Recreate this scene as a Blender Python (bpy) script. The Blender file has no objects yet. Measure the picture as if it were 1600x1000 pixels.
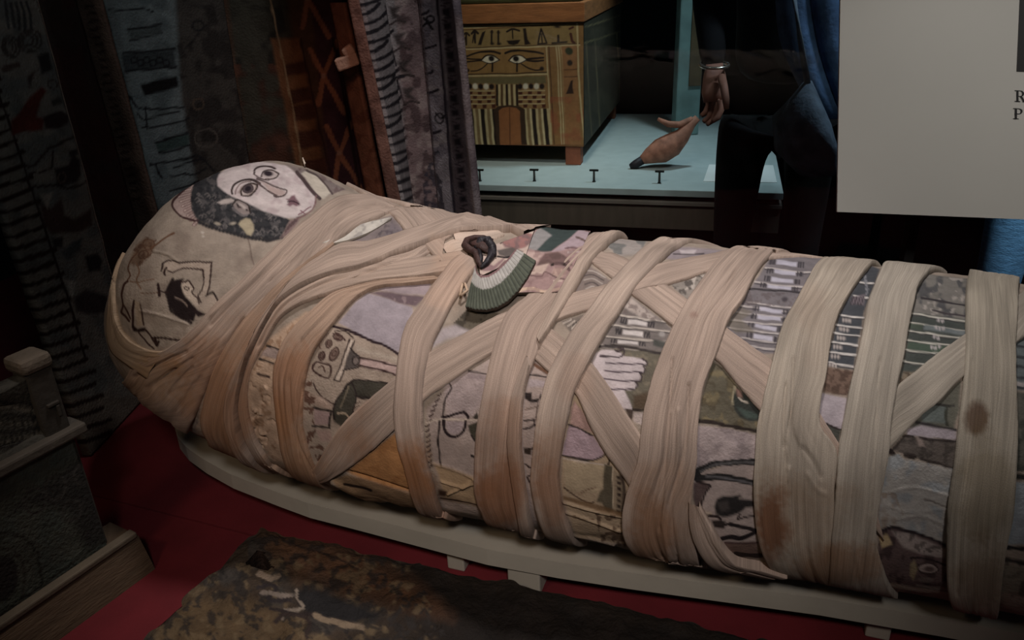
import bpy, bmesh, math, random
import numpy as np
from mathutils import Vector, Matrix
from mathutils.bvhtree import BVHTree

random.seed(7)
scene = bpy.context.scene
COL = scene.collection

# ------------------------------------------------------------------ camera
F = 1250.0                      # focal length in pixels of the 1600x1000 frame
TH = math.radians(25.0)         # looking down
RO = math.radians(2.5)          # slight roll of the hand-held phone
H = 0.70                        # eye height over the red plinth
CT, ST, CR, SR = math.cos(TH), math.sin(TH), math.cos(RO), math.sin(RO)
EYE = Vector((0, 0, H))
FWD = Vector((0, CT, -ST))
R0, U0 = Vector((1, 0, 0)), Vector((0, ST, CT))
RIGHT, UP = R0 * CR - U0 * SR, R0 * SR + U0 * CR
cam_d = bpy.data.cameras.new('camera')
cam_d.sensor_width = 36.0
cam_d.lens = F / 1600 * 36
cam_d.clip_start = 0.02
cam = bpy.data.objects.new('camera', cam_d)
COL.objects.link(cam)
M = Matrix((RIGHT, UP, -FWD)).transposed().to_4x4()
M.translation = EYE
cam.matrix_world = M
scene.camera = cam

# ------------------------------------------------------------------ world, lights, exposure
scene.view_settings.view_transform = 'Standard'
scene.view_settings.look = 'None'
scene.view_settings.gamma = 1.0
scene.view_settings.use_curve_mapping = False
scene.view_settings.exposure = 0.0
w = bpy.data.worlds.new('gallery_dark')
scene.world = w
w.use_nodes = True
w.node_tree.nodes['Background'].inputs[0].default_value = (0.50, 0.60, 0.72, 1)
w.node_tree.nodes['Background'].inputs[1].default_value = 0.018


def aim(o, target):
    d = Vector(target) - o.location
    o.rotation_euler = d.to_track_quat('-Z', 'Y').to_euler()


def area(name, loc, target, size, power, color, sizey=None, spread=180):
    l = bpy.data.lights.new(name, 'AREA')
    l.energy = power
    l.color = color
    l.size = size
    if sizey:
        l.shape = 'RECTANGLE'
        l.size_y = sizey
    l.spread = math.radians(spread)
    o = bpy.data.objects.new(name, l)
    COL.objects.link(o)
    o.location = loc
    aim(o, target)
    return o


def spot(name, loc, target, power, color, angle, blend=.6, radius=.05):
    l = bpy.data.lights.new(name, 'SPOT')
    l.energy = power
    l.color = color
    l.spot_size = math.radians(angle)
    l.spot_blend = blend
    l.shadow_soft_size = radius
    o = bpy.data.objects.new(name, l)
    COL.objects.link(o)
    o.location = loc
    aim(o, target)
    return o


# track lights of the gallery, and three added fills at the end
spot('case_spot', (0.10, -0.62, 1.56), (0.00, 0.85, 0.24), 54, (1.0, 0.93, 0.91), 36, 1.0, .10)
spot('top_spot', (0.16, 1.02, 2.08), (0.10, 0.94, 0.30), 98, (1.0, 0.94, 0.93), 48, 1.0, .12)
spot('warm_spot', (-0.75, -0.35, 1.5), (-0.15, 0.82, 0.12), 14, (1.0, 0.70, 0.46), 42, 1.0, .12)
spot('label_spot', (1.25, 0.35, 1.75), (0.82, 1.25, 0.55), 66, (1.0, 0.95, 0.89), 36, .9, .12)
spot('coffin_spot', (0.25, 0.85, 2.0), (-0.22, 1.62, 0.55), 36, (0.94, 0.94, 1.0), 34, 1.0, .1)
spot('coffin_glow', (-0.1, 0.6, 1.2), (-0.36, 1.6, 0.40), 6.5, (1.0, 0.52, 0.38), 26, 1.0, .1)
spot('side_spot', (-0.15, 0.35, 1.9), (-0.82, 1.25, 0.72), 9.0, (0.80, 0.92, 1.0), 36, 1.0, .1)
spot('showcase_spot', (0.05, 2.05, 1.55), (0.10, 2.95, 0.18), 36, (1.0, 0.90, 0.78), 42, 1.0, .06)
spot('showcase_cool', (0.85, 2.75, 1.55), (0.50, 2.90, 0.0), 42, (0.76, 0.93, 1.0), 60, .9, .06)
spot('visitor_fill', (1.35, 1.72, 1.75), (0.78, 2.05, 0.42), 34, (0.75, 0.87, 1.0), 50, 1.0, .1)  # added fill to brighten the walking visitor, no fixture here
spot('jeans_fill', (1.34, 1.53, 0.80), (1.22, 1.85, 0.0), 30, (0.90, 0.95, 1.0), 46, 1.0, .1)  # added fill that lifts the jeans, not a gallery lamp
spot('table_front_fill', (0.10, 1.86, 0.9), (0.30, 2.6, -0.28), 16, (1.0, 0.91, 0.84), 56, 1.0, .1)  # added fill low in the aisle to lighten the table front

# ------------------------------------------------------------------ pixel <-> space helpers


def ray(px, py):
    x, y = px - 800.0, py - 500.0
    a = CR * x - SR * y
    b = SR * x + CR * y
    return (FWD + R0 * (a / F) - U0 * (b / F))


def at_z(px, py, z):
    d = ray(px, py)
    return EYE + d * ((z - H) / d.z)


def at_y(px, py, y):
    d = ray(px, py)
    return EYE + d * (y / d.y)


def at_plane(px, py, p0, n):
    d = ray(px, py)
    return EYE + d * ((Vector(p0) - EYE).dot(n) / d.dot(n))


def project(P):
    x, y, z = P[..., 0], P[..., 1], P[..., 2] - H
    d = y * CT - z * ST
    u = y * ST + z * CT
    a = F * x / d
    b = -F * u / d
    return 800 + a * CR + b * SR, 500 - a * SR + b * CR


def lin(c):
    c = np.array(c, float) / 255.0
    return np.where(c <= .04045, c / 12.92, ((c + .055) / 1.055) ** 2.4)


# ------------------------------------------------------------------ value noise (numpy)
_rng = np.random.default_rng(3)
_T = _rng.random((64, 64, 16))


def vnoise(p, scale):
    q = np.asarray(p) * scale + 100.0
    i = np.floor(q).astype(int)
    f = q - i
    f = f * f * (3 - 2 * f)
    r = 0
    for dx in (0, 1):
        for dy in (0, 1):
            for dz in (0, 1):
                wt = (f[..., 0] if dx else 1 - f[..., 0]) * (f[..., 1] if dy else 1 - f[..., 1]) * (f[..., 2] if dz else 1 - f[..., 2])
                r = r + wt * _T[(i[..., 0] + dx) % 64, (i[..., 1] + dy) % 64, (i[..., 2] + dz) % 16]
    return r


def n2(a, b, s=1.0):
    return vnoise(np.stack([a, b, np.zeros_like(a)], -1), s)


# ------------------------------------------------------------------ painting on points
def crom(pts, n=6):
    pts = np.array(pts, float)
    if len(pts) < 3:
        return pts
    P = np.vstack([2 * pts[0] - pts[1], pts, 2 * pts[-1] - pts[-2]])
    out = []
    for i in range(1, len(P) - 2):
        for t in np.arange(n) / n:
            out.append(.5 * (2 * P[i] + (P[i + 1] - P[i - 1]) * t + (2 * P[i - 1] - 5 * P[i] + 4 * P[i + 1] - P[i + 2]) * t * t + (3 * P[i] - P[i - 1] - 3 * P[i + 1] + P[i + 2]) * t ** 3))
    out.append(pts[-1])
    return np.array(out)


def segdist(x, y, pts):
    d = np.full(x.shape, 1e9)
    for (ax, ay), (bx, by) in zip(pts[:-1], pts[1:]):
        vx, vy = bx - ax, by - ay
        L = vx * vx + vy * vy + 1e-9
        t = np.clip(((x - ax) * vx + (y - ay) * vy) / L, 0, 1)
        d = np.minimum(d, (x - ax - t * vx) ** 2 + (y - ay - t * vy) ** 2)
    return np.sqrt(d)


def inside(x, y, pts):
    r = np.zeros(x.shape, bool)
    n = len(pts)
    j = n - 1
    for i in range(n):
        xi, yi = pts[i]
        xj, yj = pts[j]
        c = ((yi > y) != (yj > y)) & (x < (xj - xi) * (y - yi) / (yj - yi + 1e-12) + xi)
        r ^= c
        j = i
    return r


class Paint:
    """pigment laid on a set of surface points; x, y give where each point lies on the painted design"""

    def __init__(self, x, y, col, ok=None, wob=.9):
        self.x0, self.y0 = x, y
        self.x = x + (n2(x, y, .07) - .5) * 2.2 * wob
        self.y = y + (n2(x + 77, y, .07) - .5) * 2.2 * wob
        self.c = col
        self.ok = np.ones(x.shape, bool) if ok is None else ok

    def _sel(self, pts, m):
        x0, y0 = pts.min(0) - m
        x1, y1 = pts.max(0) + m
        return np.nonzero(self.ok & (self.x > x0) & (self.x < x1) & (self.y > y0) & (self.y < y1))[0]

    def _mix(self, s, a, col):
        a = np.clip(a, 0, 1)[:, None]
        self.c[s] = self.c[s] * (1 - a) + lin(col) * a

    def poly(self, pts, col, soft=1.2, alpha=1., sm=False, mott=0.):
        pts = np.array(pts, float)
        if sm:
            pts = crom(np.vstack([pts, pts[:1]]))
        s = self._sel(pts, soft + 2)
        if not len(s):
            return
        x, y = self.x[s], self.y[s]
        d = segdist(x, y, np.vstack([pts, pts[:1]]))
        d = np.where(inside(x, y, pts), d, -d)
        a = alpha * np.clip(d / soft * .5 + .5, 0, 1)
        if mott:
            a = a * np.clip(1 - mott + 2 * mott * n2(x, y, .16), 0, 1)
        self._mix(s, a, col)

    def line(self, pts, wd, col, alpha=1., sm=True, taper=False):
        pts = np.array(pts, float)
        if sm and len(pts) > 2:
            pts = crom(pts)
        s = self._sel(pts, wd + 2)
        if not len(s):
            return
        d = segdist(self.x[s], self.y[s], pts)
        ww = wd * (.75 + .5 * n2(self.x[s], self.y[s], .07))
        self._mix(s, alpha * np.clip((ww * .56 - d) / 1.1 + .6, 0, 1), col)

    def ell(self, cx, cy, rx, ry, col, ang=0, soft=1.2, alpha=1.):
        r = max(rx, ry) + 3
        s = self._sel(np.array([[cx - r, cy - r], [cx + r, cy + r]], float), 0)
        if not len(s):
            return
        c, q = math.cos(math.radians(ang)), math.sin(math.radians(ang))
        x, y = self.x[s] - cx, self.y[s] - cy
        u, v = (c * x + q * y) / rx, (-q * x + c * y) / ry
        d = (1 - np.sqrt(u * u + v * v)) * min(rx, ry)
        self._mix(s, alpha * np.clip(d / soft * .5 + .5, 0, 1), col)

    def ring(self, cx, cy, rx, ry, wd, col, ang=0, alpha=1.):
        t = np.linspace(0, 2 * np.pi, 25)
        c, q = math.cos(math.radians(ang)), math.sin(math.radians(ang))
        self.line(np.stack([cx + c * rx * np.cos(t) - q * ry * np.sin(t), cy + q * rx * np.cos(t) + c * ry * np.sin(t)], -1), wd, col, alpha, sm=False)

    def mottle(self, pts, col, scale=.1, thr=.5, soft=.1, alpha=1.):
        pts = np.array(pts, float)
        s = self._sel(pts, 2)
        if not len(s):
            return
        x, y = self.x[s], self.y[s]
        n = .6 * n2(x, y, scale) + .4 * n2(x + 9, y, scale * 2.3)
        self._mix(s, alpha * inside(x, y, pts) * np.clip((n - thr) / soft, 0, 1), col)


# ------------------------------------------------------------------ materials
def nt(name):
    m = bpy.data.materials.new(name)
    m.use_nodes = True
    n = m.node_tree
    return m, n, n.nodes['Principled BSDF'], n.links


def node(n, t, **k):
    x = n.nodes.new(t)
    for a, b in k.items():
        setattr(x, a, b)
    return x


def mat(name, col, rough=.8, var=.25, scale=20., bump=.15, metal=0., spec=.3, detail=6, stretch=(1, 1, 1), col2=None, bscale=None):
    """plain procedural surface: noise-mottled colour with fine relief"""
    m, n, b, L = nt(name)
    tc = node(n, 'ShaderNodeTexCoord')
    mp = node(n, 'ShaderNodeMapping')
    mp.inputs['Scale'].default_value = stretch
    L.new(tc.outputs['Object'], mp.inputs[0])
    no = node(n, 'ShaderNodeTexNoise')
    no.inputs['Scale'].default_value = scale
    no.inputs['Detail'].default_value = detail
    L.new(mp.outputs[0], no.inputs['Vector'])
    ra = node(n, 'ShaderNodeValToRGB')
    c = lin(col)
    lo = lin(col2) if col2 is not None else c * (1 - var)
    hi = np.minimum(c * (1 + var), 1) if col2 is None else c
    ra.color_ramp.elements[0].position = .32
    ra.color_ramp.elements[1].position = .68
    ra.color_ramp.elements[0].color = (*lo, 1)
    ra.color_ramp.elements[1].color = (*hi, 1)
    L.new(no.outputs[0], ra.inputs[0])
    L.new(ra.outputs[0], b.inputs['Base Color'])
    b.inputs['Roughness'].default_value = rough
    b.inputs['Metallic'].default_value = metal
    b.inputs['Specular IOR Level'].default_value = spec
    if bump:
        n3 = node(n, 'ShaderNodeTexNoise')
        n3.inputs['Scale'].default_value = bscale or scale * 4
        n3.inputs['Detail'].default_value = 5
        L.new(mp.outputs[0], n3.inputs['Vector'])
        bu = node(n, 'ShaderNodeBump')
        bu.inputs['Strength'].default_value = bump
        bu.inputs['Distance'].default_value = .004
        L.new(n3.outputs[0], bu.inputs['Height'])
        L.new(bu.outputs[0], b.inputs['Normal'])
    return m


def mat_pigment(name, rough=.85, var=.22, scale=60., bump=.25, dist=.0015, fleck=0.):
    """pigment stored on the surface points, broken up by wear and weave"""
    m, n, b, L = nt(name)
    at = node(n, 'ShaderNodeAttribute', attribute_name='pigment')
    tc = node(n, 'ShaderNodeTexCoord')
    no = node(n, 'ShaderNodeTexNoise')
    no.inputs['Scale'].default_value = scale
    no.inputs['Detail'].default_value = 8
    no.inputs['Roughness'].default_value = .65
    L.new(tc.outputs['Object'], no.inputs['Vector'])
    mr = node(n, 'ShaderNodeMapRange')
    mr.inputs['From Min'].default_value = .3
    mr.inputs['From Max'].default_value = .7
    mr.inputs['To Min'].default_value = 1 - var
    mr.inputs['To Max'].default_value = 1 + var
    L.new(no.outputs[0], mr.inputs[0])
    mx = node(n, 'ShaderNodeVectorMath', operation='SCALE')
    L.new(at.outputs['Color'], mx.inputs[0])
    L.new(mr.outputs[0], mx.inputs['Scale'])
    L.new(mx.outputs[0], b.inputs['Base Color'])
    b.inputs['Roughness'].default_value = rough
    b.inputs['Specular IOR Level'].default_value = .2
    n3 = node(n, 'ShaderNodeTexNoise')
    n3.inputs['Scale'].default_value = scale * 7
    n3.inputs['Detail'].default_value = 3
    L.new(tc.outputs['Object'], n3.inputs['Vector'])
    bu = node(n, 'ShaderNodeBump')
    bu.inputs['Strength'].default_value = bump
    bu.inputs['Distance'].default_value = dist
    L.new(n3.outputs[0], bu.inputs['Height'])
    L.new(bu.outputs[0], b.inputs['Normal'])
    return m


def mat_linen(name):
    """linen strip: threads run along v of the strip, stains and painted shade stored per point"""
    m, n, b, L = nt(name)
    at = node(n, 'ShaderNodeAttribute', attribute_name='pigment')
    uv = node(n, 'ShaderNodeUVMap', uv_map='strip')
    outs = []
    for sc, det in (((900, 8, 1), 3), ((1500, 1100, 1), 2), ((190, 9, 1), 3)):
        mp = node(n, 'ShaderNodeMapping')
        mp.inputs['Scale'].default_value = sc
        L.new(uv.outputs[0], mp.inputs[0])
        no = node(n, 'ShaderNodeTexNoise')
        no.inputs['Scale'].default_value = 1.0
        no.inputs['Detail'].default_value = det
        L.new(mp.outputs[0], no.inputs['Vector'])
        outs.append(no)
    fac = None
    for no, v in zip(outs, (.17, .16, .15)):
        mr = node(n, 'ShaderNodeMapRange')
        mr.inputs['From Min'].default_value = .3
        mr.inputs['From Max'].default_value = .7
        mr.inputs['To Min'].default_value = 1 - v
        mr.inputs['To Max'].default_value = 1 + v
        L.new(no.outputs[0], mr.inputs[0])
        if fac is None:
            fac = mr.outputs[0]
        else:
            mu = node(n, 'ShaderNodeMath', operation='MULTIPLY')
            L.new(fac, mu.inputs[0])
            L.new(mr.outputs[0], mu.inputs[1])
            fac = mu.outputs[0]
    mx = node(n, 'ShaderNodeVectorMath', operation='SCALE')
    L.new(at.outputs['Color'], mx.inputs[0])
    L.new(fac, mx.inputs['Scale'])
    L.new(mx.outputs[0], b.inputs['Base Color'])
    b.inputs['Roughness'].default_value = .9
    b.inputs['Specular IOR Level'].default_value = .12
    bu = node(n, 'ShaderNodeBump')
    bu.inputs['Strength'].default_value = .4
    bu.inputs['Distance'].default_value = .0008
    L.new(fac, bu.inputs['Height'])
    L.new(bu.outputs[0], b.inputs['Normal'])
    return m


# ------------------------------------------------------------------ object helpers
def tag(o, label=None, cat=None, group=None, kind=None):
    if label:
        o['label'] = label
    if cat:
        o['category'] = cat
    if group:
        o['group'] = group
    if kind:
        o['kind'] = kind
    return o


def thing(name, label, cat, loc=(0, 0, 0), group=None):
    o = bpy.data.objects.new(name, None)
    o.empty_display_size = .05
    COL.objects.link(o)
    o.location = loc
    return tag(o, label, cat, group)


def root_loc(p):
    v = Vector((0, 0, 0))
    while p is not None:
        v += p.location
        p = p.parent
    return v


def obj(name, verts, faces, m, parent=None, smooth=False, label=None, pig=None, uv=None):
    """one mesh object; verts are in world space and are stored relative to the parent"""
    verts = np.asarray(verts, float)
    me = bpy.data.meshes.new(name)
    off = np.array(root_loc(parent))
    if isinstance(faces, np.ndarray):
        nf = len(faces)
        k = faces.shape[1]
        me.vertices.add(len(verts))
        me.vertices.foreach_set('co', (verts - off).astype(np.float32).ravel())
        me.loops.add(nf * k)
        me.loops.foreach_set('vertex_index', faces.astype(np.int32).ravel())
        me.polygons.add(nf)
        me.polygons.foreach_set('loop_start', np.arange(0, nf * k, k, dtype=np.int32))
        me.polygons.foreach_set('loop_total', np.full(nf, k, dtype=np.int32))
        me.update(calc_edges=True)
    else:
        me.from_pydata([tuple(v) for v in (verts - off)], [], faces)
    me.validate()
    if pig is not None:
        a = me.attributes.new('pigment', 'FLOAT_COLOR', 'POINT')
        a.data.foreach_set('color', np.hstack([pig, np.ones((len(pig), 1))]).astype(np.float32).ravel())
    if uv is not None:
        l = me.uv_layers.new(name='strip')
        vi = np.zeros(len(me.loops), dtype=np.int32)
        me.loops.foreach_get('vertex_index', vi)
        l.data.foreach_set('uv', np.asarray(uv, np.float32)[vi].ravel())
    if smooth:
        me.polygons.foreach_set('use_smooth', np.ones(len(me.polygons), bool))
    me.materials.append(m)
    o = bpy.data.objects.new(name, me)
    COL.objects.link(o)
    if parent is not None:
        o.parent = parent
    if label:
        o['label'] = label
    return o


def bmobj(name, bm, m, parent=None, smooth=False, label=None):
    bmesh.ops.recalc_face_normals(bm, faces=bm.faces)
    me = bpy.data.meshes.new(name)
    off = root_loc(parent)
    bmesh.ops.translate(bm, verts=bm.verts, vec=-off)
    bm.to_mesh(me)
    bm.free()
    if smooth:
        me.polygons.foreach_set('use_smooth', np.ones(len(me.polygons), bool))
    me.materials.append(m)
    o = bpy.data.objects.new(name, me)
    COL.objects.link(o)
    if parent is not None:
        o.parent = parent
    if label:
        o['label'] = label
    return o


def prism(bm, base, top):
    """closed solid between two equal loops of points"""
    a = [bm.verts.new(p) for p in base]
    b = [bm.verts.new(p) for p in top]
    n = len(a)
    bm.faces.new(a[::-1])
    bm.faces.new(b)
    for i in range(n):
        bm.faces.new((a[i], a[(i + 1) % n], b[(i + 1) % n], b[i]))


def box(bm, c, s, ax=None, bev=0.):
    """box with centre c, size s, axes ax (three vectors)"""
    ax = ax or (Vector((1, 0, 0)), Vector((0, 1, 0)), Vector((0, 0, 1)))
    c = Vector(c)
    h = [s[0] / 2, s[1] / 2, s[2] / 2]
    t = bmesh.new()
    bmesh.ops.create_cube(t, size=1.0)
    for v in t.verts:
        v.co = c + ax[0] * (v.co.x * s[0]) + ax[1] * (v.co.y * s[1]) + ax[2] * (v.co.z * s[2])
    bmesh.ops.recalc_face_normals(t, faces=t.faces)
    if bev:
        bmesh.ops.bevel(t, geom=t.edges[:], offset=bev, segments=2, profile=.5, affect='EDGES')
    me = bpy.data.meshes.new('t')
    t.to_mesh(me)
    t.free()
    bm.from_mesh(me)
    bpy.data.meshes.remove(me)


def tube(bm, pts, rad, seg=10, flat=1.0):
    """lofted rounded tube through points with a radius at each"""
    pts = [Vector(p) for p in pts]
    rings = []
    for i, p in enumerate(pts):
        d = (pts[min(i + 1, len(pts) - 1)] - pts[max(i - 1, 0)]).normalized()
        a = d.cross(Vector((0, 0, 1)))
        if a.length < .1:
            a = d.cross(Vector((1, 0, 0)))
        a.normalize()
        b = a.cross(d)
        r = rad[i] if hasattr(rad, '__len__') else rad
        rings.append([bm.verts.new(p + a * (r * math.cos(2 * math.pi * k / seg)) + b * (r * flat * math.sin(2 * math.pi * k / seg))) for k in range(seg)])
    for a, b in zip(rings[:-1], rings[1:]):
        for k in range(seg):
            bm.faces.new((a[k], a[(k + 1) % seg], b[(k + 1) % seg], b[k]))
    bm.faces.new(rings[0][::-1])
    bm.faces.new(rings[-1])


def grid_faces(nu, nv):
    i = np.arange((nu - 1) * (nv - 1))
    r, c = i // (nv - 1), i % (nv - 1)
    a = r * nv + c
    return np.stack([a, a + 1, a + nv + 1, a + nv], -1)
# ------------------------------------------------------------------ the mummy's body: a lofted form along an axis
ZB = 0.06                                   # top of the carrying board
BO = np.array([-0.58809, 1.12107, 0.0])     # head end of the axis
AL = 0.360906
BD = np.array([math.cos(AL), -math.sin(AL), 0])   # towards the feet
BN = np.array([math.sin(AL), math.cos(AL), 0])    # away from the viewer's side
KS = np.array([0, .08, .16, .26, .36, .46, .56, .70, .85, 1.0, 1.2, 1.42, 1.58, 1.70])
KA = np.array([.2029, .2298, .2496, .2567, .2329, .2268, .2228, .2159, .2133, .1944, .1900, .165, .140, .12])
KZ = np.array([.3706, .4192, .4739, .4925, .4355, .3991, .3821, .3757, .3746, .3711, .3600, .335, .36, .33])
RC, PE, SEND = .58983, .88, 1.70


def spline(ks, v):
    n = len(ks)
    h = np.diff(ks)
    A = np.zeros((n, n))
    b = np.zeros(n)
    A[0, 0] = A[-1, -1] = 1
    for i in range(1, n - 1):
        A[i, i - 1], A[i, i], A[i, i + 1] = h[i - 1], 2 * (h[i - 1] + h[i]), h[i]
        b[i] = 6 * ((v[i + 1] - v[i]) / h[i] - (v[i] - v[i - 1]) / h[i - 1])
    m = np.linalg.solve(A, b)

    def f(s):
        i = np.clip(np.searchsorted(ks, s) - 1, 0, n - 2)
        t = s - ks[i]
        hh = h[i]
        return v[i] + t * ((v[i + 1] - v[i]) / hh - hh * (2 * m[i] + m[i + 1]) / 6) + t ** 2 * m[i] / 2 + t ** 3 * (m[i + 1] - m[i]) / (6 * hh)
    return f


fA, fZ = spline(KS, KA), spline(KS, KZ)


def section(s):
    s = np.clip(s, 0, SEND)
    c = np.where(s < RC, np.sqrt(np.clip(1 - (1 - s / RC) ** 2, 0, 1)), 1.)
    c = c * np.where(s > SEND - .06, np.sqrt(np.clip(1 - ((s - SEND + .06) / .06) ** 2, 0, 1)), 1.)
    a, zt = fA(s), fZ(s)
    zm = ZB + (zt - ZB) * .46
    return c, a, zm, zt - zm, zm - ZB - .002


def body(s, ph):
    c, a, zm, bu, bl = section(s)
    cp, sp = np.cos(ph), np.sin(ph)
    Lh = np.sign(cp) * np.abs(cp) ** PE
    V = np.sign(sp) * np.abs(sp) ** PE
    z = zm + np.where(V > 0, bu, bl) * V * c
    y = a * Lh * c
    return BO + s[..., None] * BD + y[..., None] * BN + np.stack([0 * z, 0 * z, z], -1)


def body_inv(P):
    P = np.asarray(P) - BO
    s = np.clip(P @ BD, 1e-5, SEND)
    c, a, zm, bu, bl = section(s)
    l = P @ BN / (a * c)
    v = P[..., 2] - zm
    v = v / (np.where(v > 0, bu, bl) * c)
    return s, np.arctan2(np.sign(v) * np.abs(v) ** (1 / PE), np.sign(l) * np.abs(l) ** (1 / PE)) % (2 * np.pi)


def body_n(s, ph, e=.004):
    s = np.clip(s, .0005, SEND - .001)
    es = np.minimum(e, s * .5)
    du = body(s + es, ph) - body(s - es, ph)
    dv = body(s, ph + .02) - body(s, ph - .02)
    n = np.cross(dv, du)
    n = -n / (np.linalg.norm(n, axis=-1, keepdims=True) + 1e-12)
    c, a, zm, bu, bl = section(s)
    cen = BO + s[..., None] * BD + np.stack([0 * zm, 0 * zm, zm], -1)
    sg = np.sign(((body(s, ph) - cen) * n).sum(-1))
    return n * np.where(sg == 0, 1, sg)[..., None]


# coarse tree for finding where a line of sight meets the body
_s = np.concatenate([(np.arange(60) / 60) ** 2 * .12, np.linspace(.12, SEND, 260)])
_p = np.linspace(0, 2 * np.pi, 241)
_P = body(np.repeat(_s, 241).reshape(-1, 241), np.tile(_p, (len(_s), 1)))
BODY_TREE = BVHTree.FromPolygons([tuple(v) for v in _P.reshape(-1, 3)], grid_faces(len(_s), 241).tolist())
_inner = _P.mean(1)
_iu, _iv = project(_inner)


def hit(px, py):
    """(s, phi) on the body seen at a point of the picture; outside the outline the nearest point inside is used"""
    tx = min(max(px, 330.), 1900.)
    ty = float(np.interp(tx, _iu, _iv))
    if px < 330:
        ty = 480.
    for k in range(60):
        q = k / 60.
        d = ray(px + (tx - px) * q, py + (ty - py) * q).normalized()
        h = BODY_TREE.ray_cast(EYE, d)
        if h[0] is not None:
            s, p = body_inv(np.array(h[0])[None])
            return float(s[0]), float(p[0])
    raise ValueError((px, py))


# creases and folds pressed into cloth: (points, width px, height mm, which surfaces)
CREASES = []


def crease(pts, wd, h, on='*'):
    CREASES.append((crom(pts), wd, h * .001, on))


def apply_creases(P, N, name):
    x, y = project(P)
    d = np.zeros(x.shape)
    for pts, wd, h, on in CREASES:
        if on != '*' and on != name:
            continue
        s = np.nonzero((x > pts[:, 0].min() - 3 * wd) & (x < pts[:, 0].max() + 3 * wd) & (y > pts[:, 1].min() - 3 * wd) & (y < pts[:, 1].max() + 3 * wd))
        if len(s[0]):
            q = segdist(x[s], y[s], pts)
            d[s] += h * np.exp(-(q / (wd * .6)) ** 2)
    return P + N * d[..., None]


m_shroud = mat_pigment('painted_shroud_linen', .85, .20, 55., .45, .0016)
m_linen = mat_linen('bandage_linen')

mummy = thing('mummy', 'wrapped mummy with painted portrait shroud and criss-cross linen bandages on grey board', 'mummy', (-.1, .95, ZB))

SHROUD = (146, 133, 120)
# linen stains and painted shade low down: x, y, rx, ry, strength, colour
STAIN_SHADE = [(640, 770, 120, 70, .45, (136, 92, 60)), (790, 730, 60, 110, .38, (136, 94, 64)), (870, 740, 44, 100, .34, (138, 98, 68)), (500, 660, 90, 130, .30, (150, 110, 82)), (380, 600, 110, 130, .30, (146, 104, 74)), (1040, 800, 60, 90, .30, (134, 98, 68)), (1250, 820, 90, 90, .34, (126, 96, 66)), (1300, 500, 60, 90, .14, (140, 118, 100)), (900, 600, 30, 50, .2, (146, 112, 92)),(1524, 655, 20, 26, .75, (72, 42, 20)), (1085, 492, 8, 6, .35, (110, 70, 62)), (620, 735, 70, 50, .55, (150, 98, 52)),
          (775, 770, 42, 60, .55, (126, 78, 42)), (858, 770, 26, 50, .30, (132, 84, 48)), (1020, 830, 40, 60, .5, (130, 88, 54)),
          (1210, 830, 32, 70, .75, (104, 60, 32)), (1300, 880, 80, 40, .55, (122, 82, 48)), (450, 620, 60, 90, .30, (140, 92, 60)),
          (340, 620, 90, 90, .40, (138, 92, 56)), (240, 600, 60, 50, .45, (142, 104, 62)), (1240, 470, 60, 60, .12, (120, 90, 70)),
          (1540, 760, 50, 90, .35, (104, 88, 58)), (1540, 900, 50, 60, .5, (96, 72, 46)), (660, 760, 24, 50, .35, (130, 86, 52)),
          (560, 690, 50, 40, .30, (140, 96, 60)), (700, 430, 40, 60, .25, (196, 160, 134)), (460, 700, 60, 60, .35, (150, 106, 66))]


def stain_shade(col, x, y, gain=1.):
    w_ = (n2(x, y, .03) - .5)
    for cx, cy, rx, ry, a, c in STAIN_SHADE:
        d = ((x - cx) / rx) ** 2 + ((y - cy) / ry) ** 2
        k = np.clip(1.25 - d + w_ * 1.2 + (n2(x, y, .2) - .5) * .5, 0, 1) * a * gain
        col[:] = col * (1 - k[:, None]) + lin(c) * k[:, None]


# folds that the photograph shows in the shroud itself
crease([(676, 724), (708, 733), (741, 748)], 3, 2.0, 'shroud')
crease([(690, 752), (720, 760), (741, 756)], 3, 2.4, 'shroud')
crease([(700, 772), (722, 762), (745, 748)], 3, 2.4, 'shroud')
crease([(545, 738), (580, 748), (640, 768)], 4, -5, 'shroud')
crease([(520, 752), (560, 772), (630, 796)], 6, 4, 'shroud')
crease([(535, 770), (560, 786), (600, 796)], 4, -4, 'shroud')
crease([(881, 784), (930, 798), (975, 807)], 3, 3.0, 'shroud')
crease([(885, 800), (930, 815), (970, 830)], 3, 2.6, 'shroud')
crease([(895, 835), (930, 842), (960, 850)], 3, 2.6, 'shroud')
crease([(1387, 770), (1430, 762), (1485, 776)], 4, .7, 'shroud')
crease([(1387, 790), (1420, 800), (1480, 795)], 4, .7, 'shroud')
crease([(1400, 812), (1440, 806), (1480, 822)], 4, .9, 'shroud')
crease([(219, 486), (248, 492), (292, 506)], 3, 1.6, 'shroud')
crease([(240, 392), (262, 398), (280, 410)], 2.5, 1.4, 'shroud')
crease([(390, 376), (393, 400), (395, 414)], 2, 1.0, 'shroud')
for k in range(16):
    a = random.uniform(0, 6.28)
    cx, cy = random.uniform(396, 432), random.uniform(600, 700)
    crease([(cx, cy), (cx + 6 * math.cos(a), cy + 6 * math.sin(a)), (cx + 11 * math.cos(a + .6), cy + 11 * math.sin(a + .6))], 2.5, random.choice((-2.5, 2.5, 2.)), 'shroud')

DK, LN = (46, 38, 36), (58, 46, 42)
HAIR = (50, 50, 52)
PALE = (198, 186, 183)
LAV = (152, 142, 147)
OLIVE = (92, 86, 72)


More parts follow.
